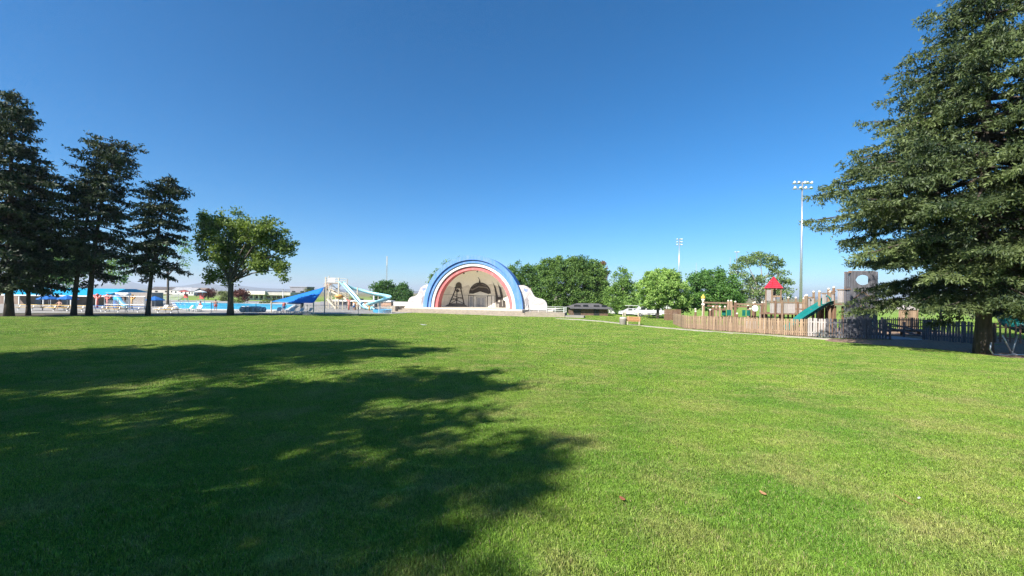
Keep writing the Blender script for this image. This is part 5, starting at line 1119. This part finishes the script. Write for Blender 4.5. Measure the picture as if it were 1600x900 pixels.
# picnic shelter: white canopies, tables, fence posts
CANV = mat('white_canvas', (.60, .60, .61), .7, .05); CARW = mat('white_car_paint', (.62, .62, .63), .25, .03); TYRE = mat('tyre_rubber', (.02, .02, .02), .8, .2)
def vehicle(label, name, cat, px, D, prof, ln, glass, rz=0.0):
    t = thing(name, label, cat, on(px, D), rz)
    MB().prism([(u * ln, v) for u, v in prof], -.85, .85, 'y').build('body', CARW, t)
    for (u0, u1, z0, z1) in glass:
        for s_ in (-1, 1): MB().prism([(u0 * ln, z0), (u1 * ln, z0), (u1 * ln - .05, z1), (u0 * ln + .12, z1)], s_ * .853, s_ * .862, 'y').build('window', WIN, t)
    for u in (-.31, .31):
        for s_ in (-1, 1):
            wh = MB().tube([(u * ln, s_ * .66, .33), (u * ln, s_ * .89, .33)], .33, 16).build('wheel', TYRE, t); MB().tube([(u * ln, s_ * .88, .33), (u * ln, s_ * .905, .33)], .2, 12).build('hub_cap', STEEL, wh)
    for y in (-.6, .6): MB().box((-.497 * ln, y, .75), (.06, .3, .16)).build('headlight', STEEL, t)
    return t
vehicle('white van parked beyond the picnic tables left of the bright tree trunk', 'parked_van', 'van', 1011, 76, [(-.5, .35), (.5, .35), (.5, 1.5), (.47, 2.05), (-.25, 2.05), (-.36, 1.35), (-.49, 1.1)], 5.2, [(-.30, -.12, 1.3, 1.85), (-.08, .16, 1.3, 1.85), (.20, .44, 1.3, 1.85)])
vehicle('white car parked behind the gate posts', 'parked_car', 'car', 985, 79, [(-.5, .35), (.5, .35), (.5, .95), (.42, 1.05), (.26, 1.5), (-.12, 1.5), (-.27, 1.02), (-.48, .85)], 4.5, [(-.17, .04, 1.02, 1.42), (.07, .26, 1.02, 1.42)])
vehicle('white pickup parked right of the bright tree trunk', 'parked_pickup', 'pickup truck', 1037, 80, [(-.5, .4), (.5, .4), (.5, 1.1), (.08, 1.1), (.05, 1.8), (-.18, 1.8), (-.28, 1.15), (-.49, 1.05)], 5.0, [(-.20, -.08, 1.15, 1.68), (-.06, .03, 1.15, 1.68)])
for i, (px, w_, D, lb_) in enumerate(((999, 3.2, 84, 'white canopy tent behind the gate posts'), (1028, 3.5, 88, 'white canopy tent directly behind the bright round tree'), (961, 2.4, 86, 'small white canopy beside the restroom'))):
    t = thing('canopy_tent', lb_, 'tent', on(px, D), 0, 'white canopies beyond the bright tree')
    MB().prism([(-w_ / 2, 2.1), (w_ / 2, 2.1), (w_ / 2 - .2, 2.35), (0, 3.0), (-w_ / 2 + .2, 2.35)], -1.6, 1.6, 'y').build('canopy', CANV, t)
    for x in (-w_ / 2 + .1, w_ / 2 - .1):
        for y in (-1.5, 1.5): MB().tube([(x, y, 0), (x, y, 2.12)], .05, 6).build('pole', GALV, t)
    MB().box((0, 1.55, 1.0), (w_ - .4, .04, 1.9)).build('side_panel', CANV, t)
for px, py, D, lb_ in ((973.5, 488, 74, 'cream gate post left of the bench, nearer the pale trunk'), (977, 486.5, 75, 'cream gate post left of the bench, second'), (997.5, 487, 74, 'white gate post right above the bench')):
    t = thing('gate_post', lb_, 'post', on(px, D), 0, 'pale gate posts behind the bench'); h_ = at(px, py, D).z - t.location.z
    MB().tube([(0, 0, -.1), (0, 0, h_)], .10, 8).build('shaft', CREAMS, t); MB().lathe([(.14, h_), (.14, h_ + .05), (0, h_ + .1)], n=8).build('cap', CREAMS, t)
gr = thing('gate_rail', 'white rail spanning the gate posts behind the bench', 'rail', on(987, 74.5)); MB().bar((-1.3, 0, 2.1), (1.3, 0, 2.1), .07).build('bar', RAILW, gr); MB().bar((-1.3, 0, 1.2), (1.3, 0, 1.2), .05).build('lower_bar', RAILW, gr)
table('grey picnic table under the white canopies', 1012, 72, .3, WOODG, group='picnic tables under the bright tree'); table('dark picnic table nearer the bright tree trunk', 1021, 70, -.2, WOODB, group='picnic tables under the bright tree')
lp = thing('lamp_post', 'slim dark lamp post beyond the bright tree trunk', 'lamp post', on(1020, 84)); MB().tube([(0, 0, 0), (0, 0, 3.6)], [.07, .04], 8).build('pole', DARKM, lp); MB().lathe([(.06, 3.6), (.22, 3.7), (.25, 4.0), (.1, 4.15), (0, 4.2)], n=10).build('lantern', DARKM, lp, True)
# dark board fence and shed behind the fence corner
df = thing('board_fence', 'dark brown board fence behind the playground corner', 'fence', on(1048, 60))
boards(df, (-1.0, 0), (1.9, .6), 0, 1.75, WOODB, w_=.2, gap=.02); MB().bar((-1, .08, .5), (1.9, .68, .5), .05, .1).build('rail', WOODB, df); MB().bar((-1, .08, 1.3), (1.9, .68, 1.3), .05, .1).build('rail', WOODB, df)
# long pale wall of the field beyond
lw = thing('field_building', 'long pale low building far beyond the picnic area', 'building', on(1015, 140)); MB().box((0, 4, 1.6), (22, 8, 3.2)).build('wall', TOWN[2], lw); MB().prism([(-.6, 3.2), (8.6, 3.2), (4, 4.6)], -11.4, 11.4, 'x').build('roof', TROOF[2], lw)
for x in (-8, -3, 2, 7): MB().box((x, -.03, 1.9), (1.6, .1, 1.0)).build('window', WIN, lw)
# ------------------------------------------------------------------ floodlight masts
def mast(label, px, top, D, rows, wid):
    b = on(px, D); h_ = at(px, top, D).z - b.z; t = thing('floodlight_mast', label, 'floodlight', b, 0, 'floodlight masts of the sports field')
    MB().tube([(0, 0, 0), (0, 0, h_ * .5), (0, 0, h_)], [.30, .22, .14], 10).build('pole', STEEL, t, True)
    for r, n in enumerate(rows):
        z = h_ - .5 - r * 1.15
        MB().bar((-wid / 2, 0, z), (wid / 2, 0, z + .15), .12, .14).build('cross_arm', STEEL, t)
        for i in range(n):
            x = (-.5 + (i + .5) / n) * wid * 1.02
            if abs(x) < .2: x += .35
            l_ = MB(); l_.lathe([(0, .34), (.13, .26), (.26, .05), (.33, -.18), (.31, -.20), (0, -.16)], n=12); o = l_.build('floodlight', mat('lamp_housing', (.62, .64, .66), .4, .05, metal=.3) if i == 0 and r == 0 and not hasattr(mast, 'm') else mast.m, t, True)
            if not hasattr(mast, 'm'): mast.m = o.data.materials[0]
            o.location = (x, -.25, z + .30); o.rotation_euler = (radians(-28 if i % 2 else 30), radians(12 * (1 if x > 0 else -1)), 0)
            MB().bar((0, .02, -.1), (0, .25, -.25), .06).build('bracket', STEEL, o)
    return t
mast.__dict__.clear()
mast('tall floodlight mast with two rows of lamps behind the red roof', 1251, 284, 84, (5, 4), 4.6)
mast('distant floodlight mast above the bright round tree', 1060, 373, 165, (3, 3, 3), 3.0); mast('most distant floodlight mast peeking above the sparse tree', 1150, 393, 190, (3,), 2.6)
for px, top, lb_ in ((1087, 411, 'thin net pole left of the sparse tree'), (1140, 402, 'thin net pole nearest the sparse tree')):
    b = on(px, 150); t = thing('net_pole', lb_, 'pole', b, 0, 'thin poles of the ball net'); h_ = at(px, top, 150).z - b.z; MB().tube([(0, 0, 0), (0, 0, h_)], [.12, .07], 6).build('shaft', GALV, t); MB().lathe([(.1, h_), (.1, h_ + .08), (0, h_ + .15)], n=6).build('cap', GALV, t)
# ------------------------------------------------------------------ fallen leaves on the lawn
LEAF = mat('dry_leaf', (.36, .19, .08), .8, .2, 30)
for px, py, lb_, s_, mt_ in ((973, 789, 'reddish brown dry leaf on the lawn, left of the paler one', .036, mat('red_leaf', (.30, .10, .05), .8, .2, 30)), (1193, 780, 'pale orange dry leaf on the sunlit lawn', .04, mat('orange_leaf', (.50, .27, .12), .8, .15, 30)), (1436, 787, 'small pale scrap on the lawn at right', .016, CANV), (662, 508.3, 'small white scrap far out on the lawn', .35, CANV), (1413, 792, 'bare twig lying on the lawn at right', .07, LEAF)):
    p_ = G(px, py); t = MB(); t.poly([(s_ * u * 1.0, s_ * v * .7, .055 + s_ * .25 * (abs(u) - .3) ** 2) for u, v in ((-1, 0), (-.7, .5), (-.2, .75), (.3, .6), (.8, .5), (1.1, 0), (.7, -.4), (.2, -.7), (-.4, -.6), (-.8, -.4))])
    bmesh.ops.triangulate(t.bm, faces=t.bm.faces[:]); o = t.build('dry_leaf' if 'leaf' in lb_ else ('twig' if 'twig' in lb_ else 'paper_scrap'), mt_); o.location = p_; o.rotation_euler = (0, .1, px * .37)
    if 'twig' in lb_: o.scale = (1.6, .12, 1)
    sm = o.modifiers.new('thick', 'SOLIDIFY'); sm.thickness = .004; tag(o, lb_, 'leaf' if 'leaf' in lb_ else ('twig' if 'twig' in lb_ else 'litter'))
# ------------------------------------------------------------------ spruces behind the viewpoint that shade the near lawn
for (x, y, H, R, sd_, fl, lb_) in ((-19.9, -.75, 19.0, 5.5, 81, .65, 'tallest spruce left of the viewpoint shading the far edge of the shadow'), (-11.6, -8.4, 14.0, 5.6, 82, .81, 'spruce behind the viewpoint shading the nearest grass'), (-12.2, -2.05, 13.0, 5.0, 83, .45, 'blunt topped spruce left of the viewpoint shading the middle grass'), (-22.0, 2.85, 17.7, 4.9, 84, .35, 'spruce left of the viewpoint shading the far left grass'), (-9.4, -3.6, 9.6, 3.5, 85, .5, 'shortest spruce left of the viewpoint, between the taller ones')):
    spruce(lb_, (x, y, GZ(x, y)), H, R, sd_, 1.6, 'spruces beside the viewpoint casting the foreground shade', SPRUCE, dens=1.05, card=.34, flat=fl, ragged=.36, gap=.2)
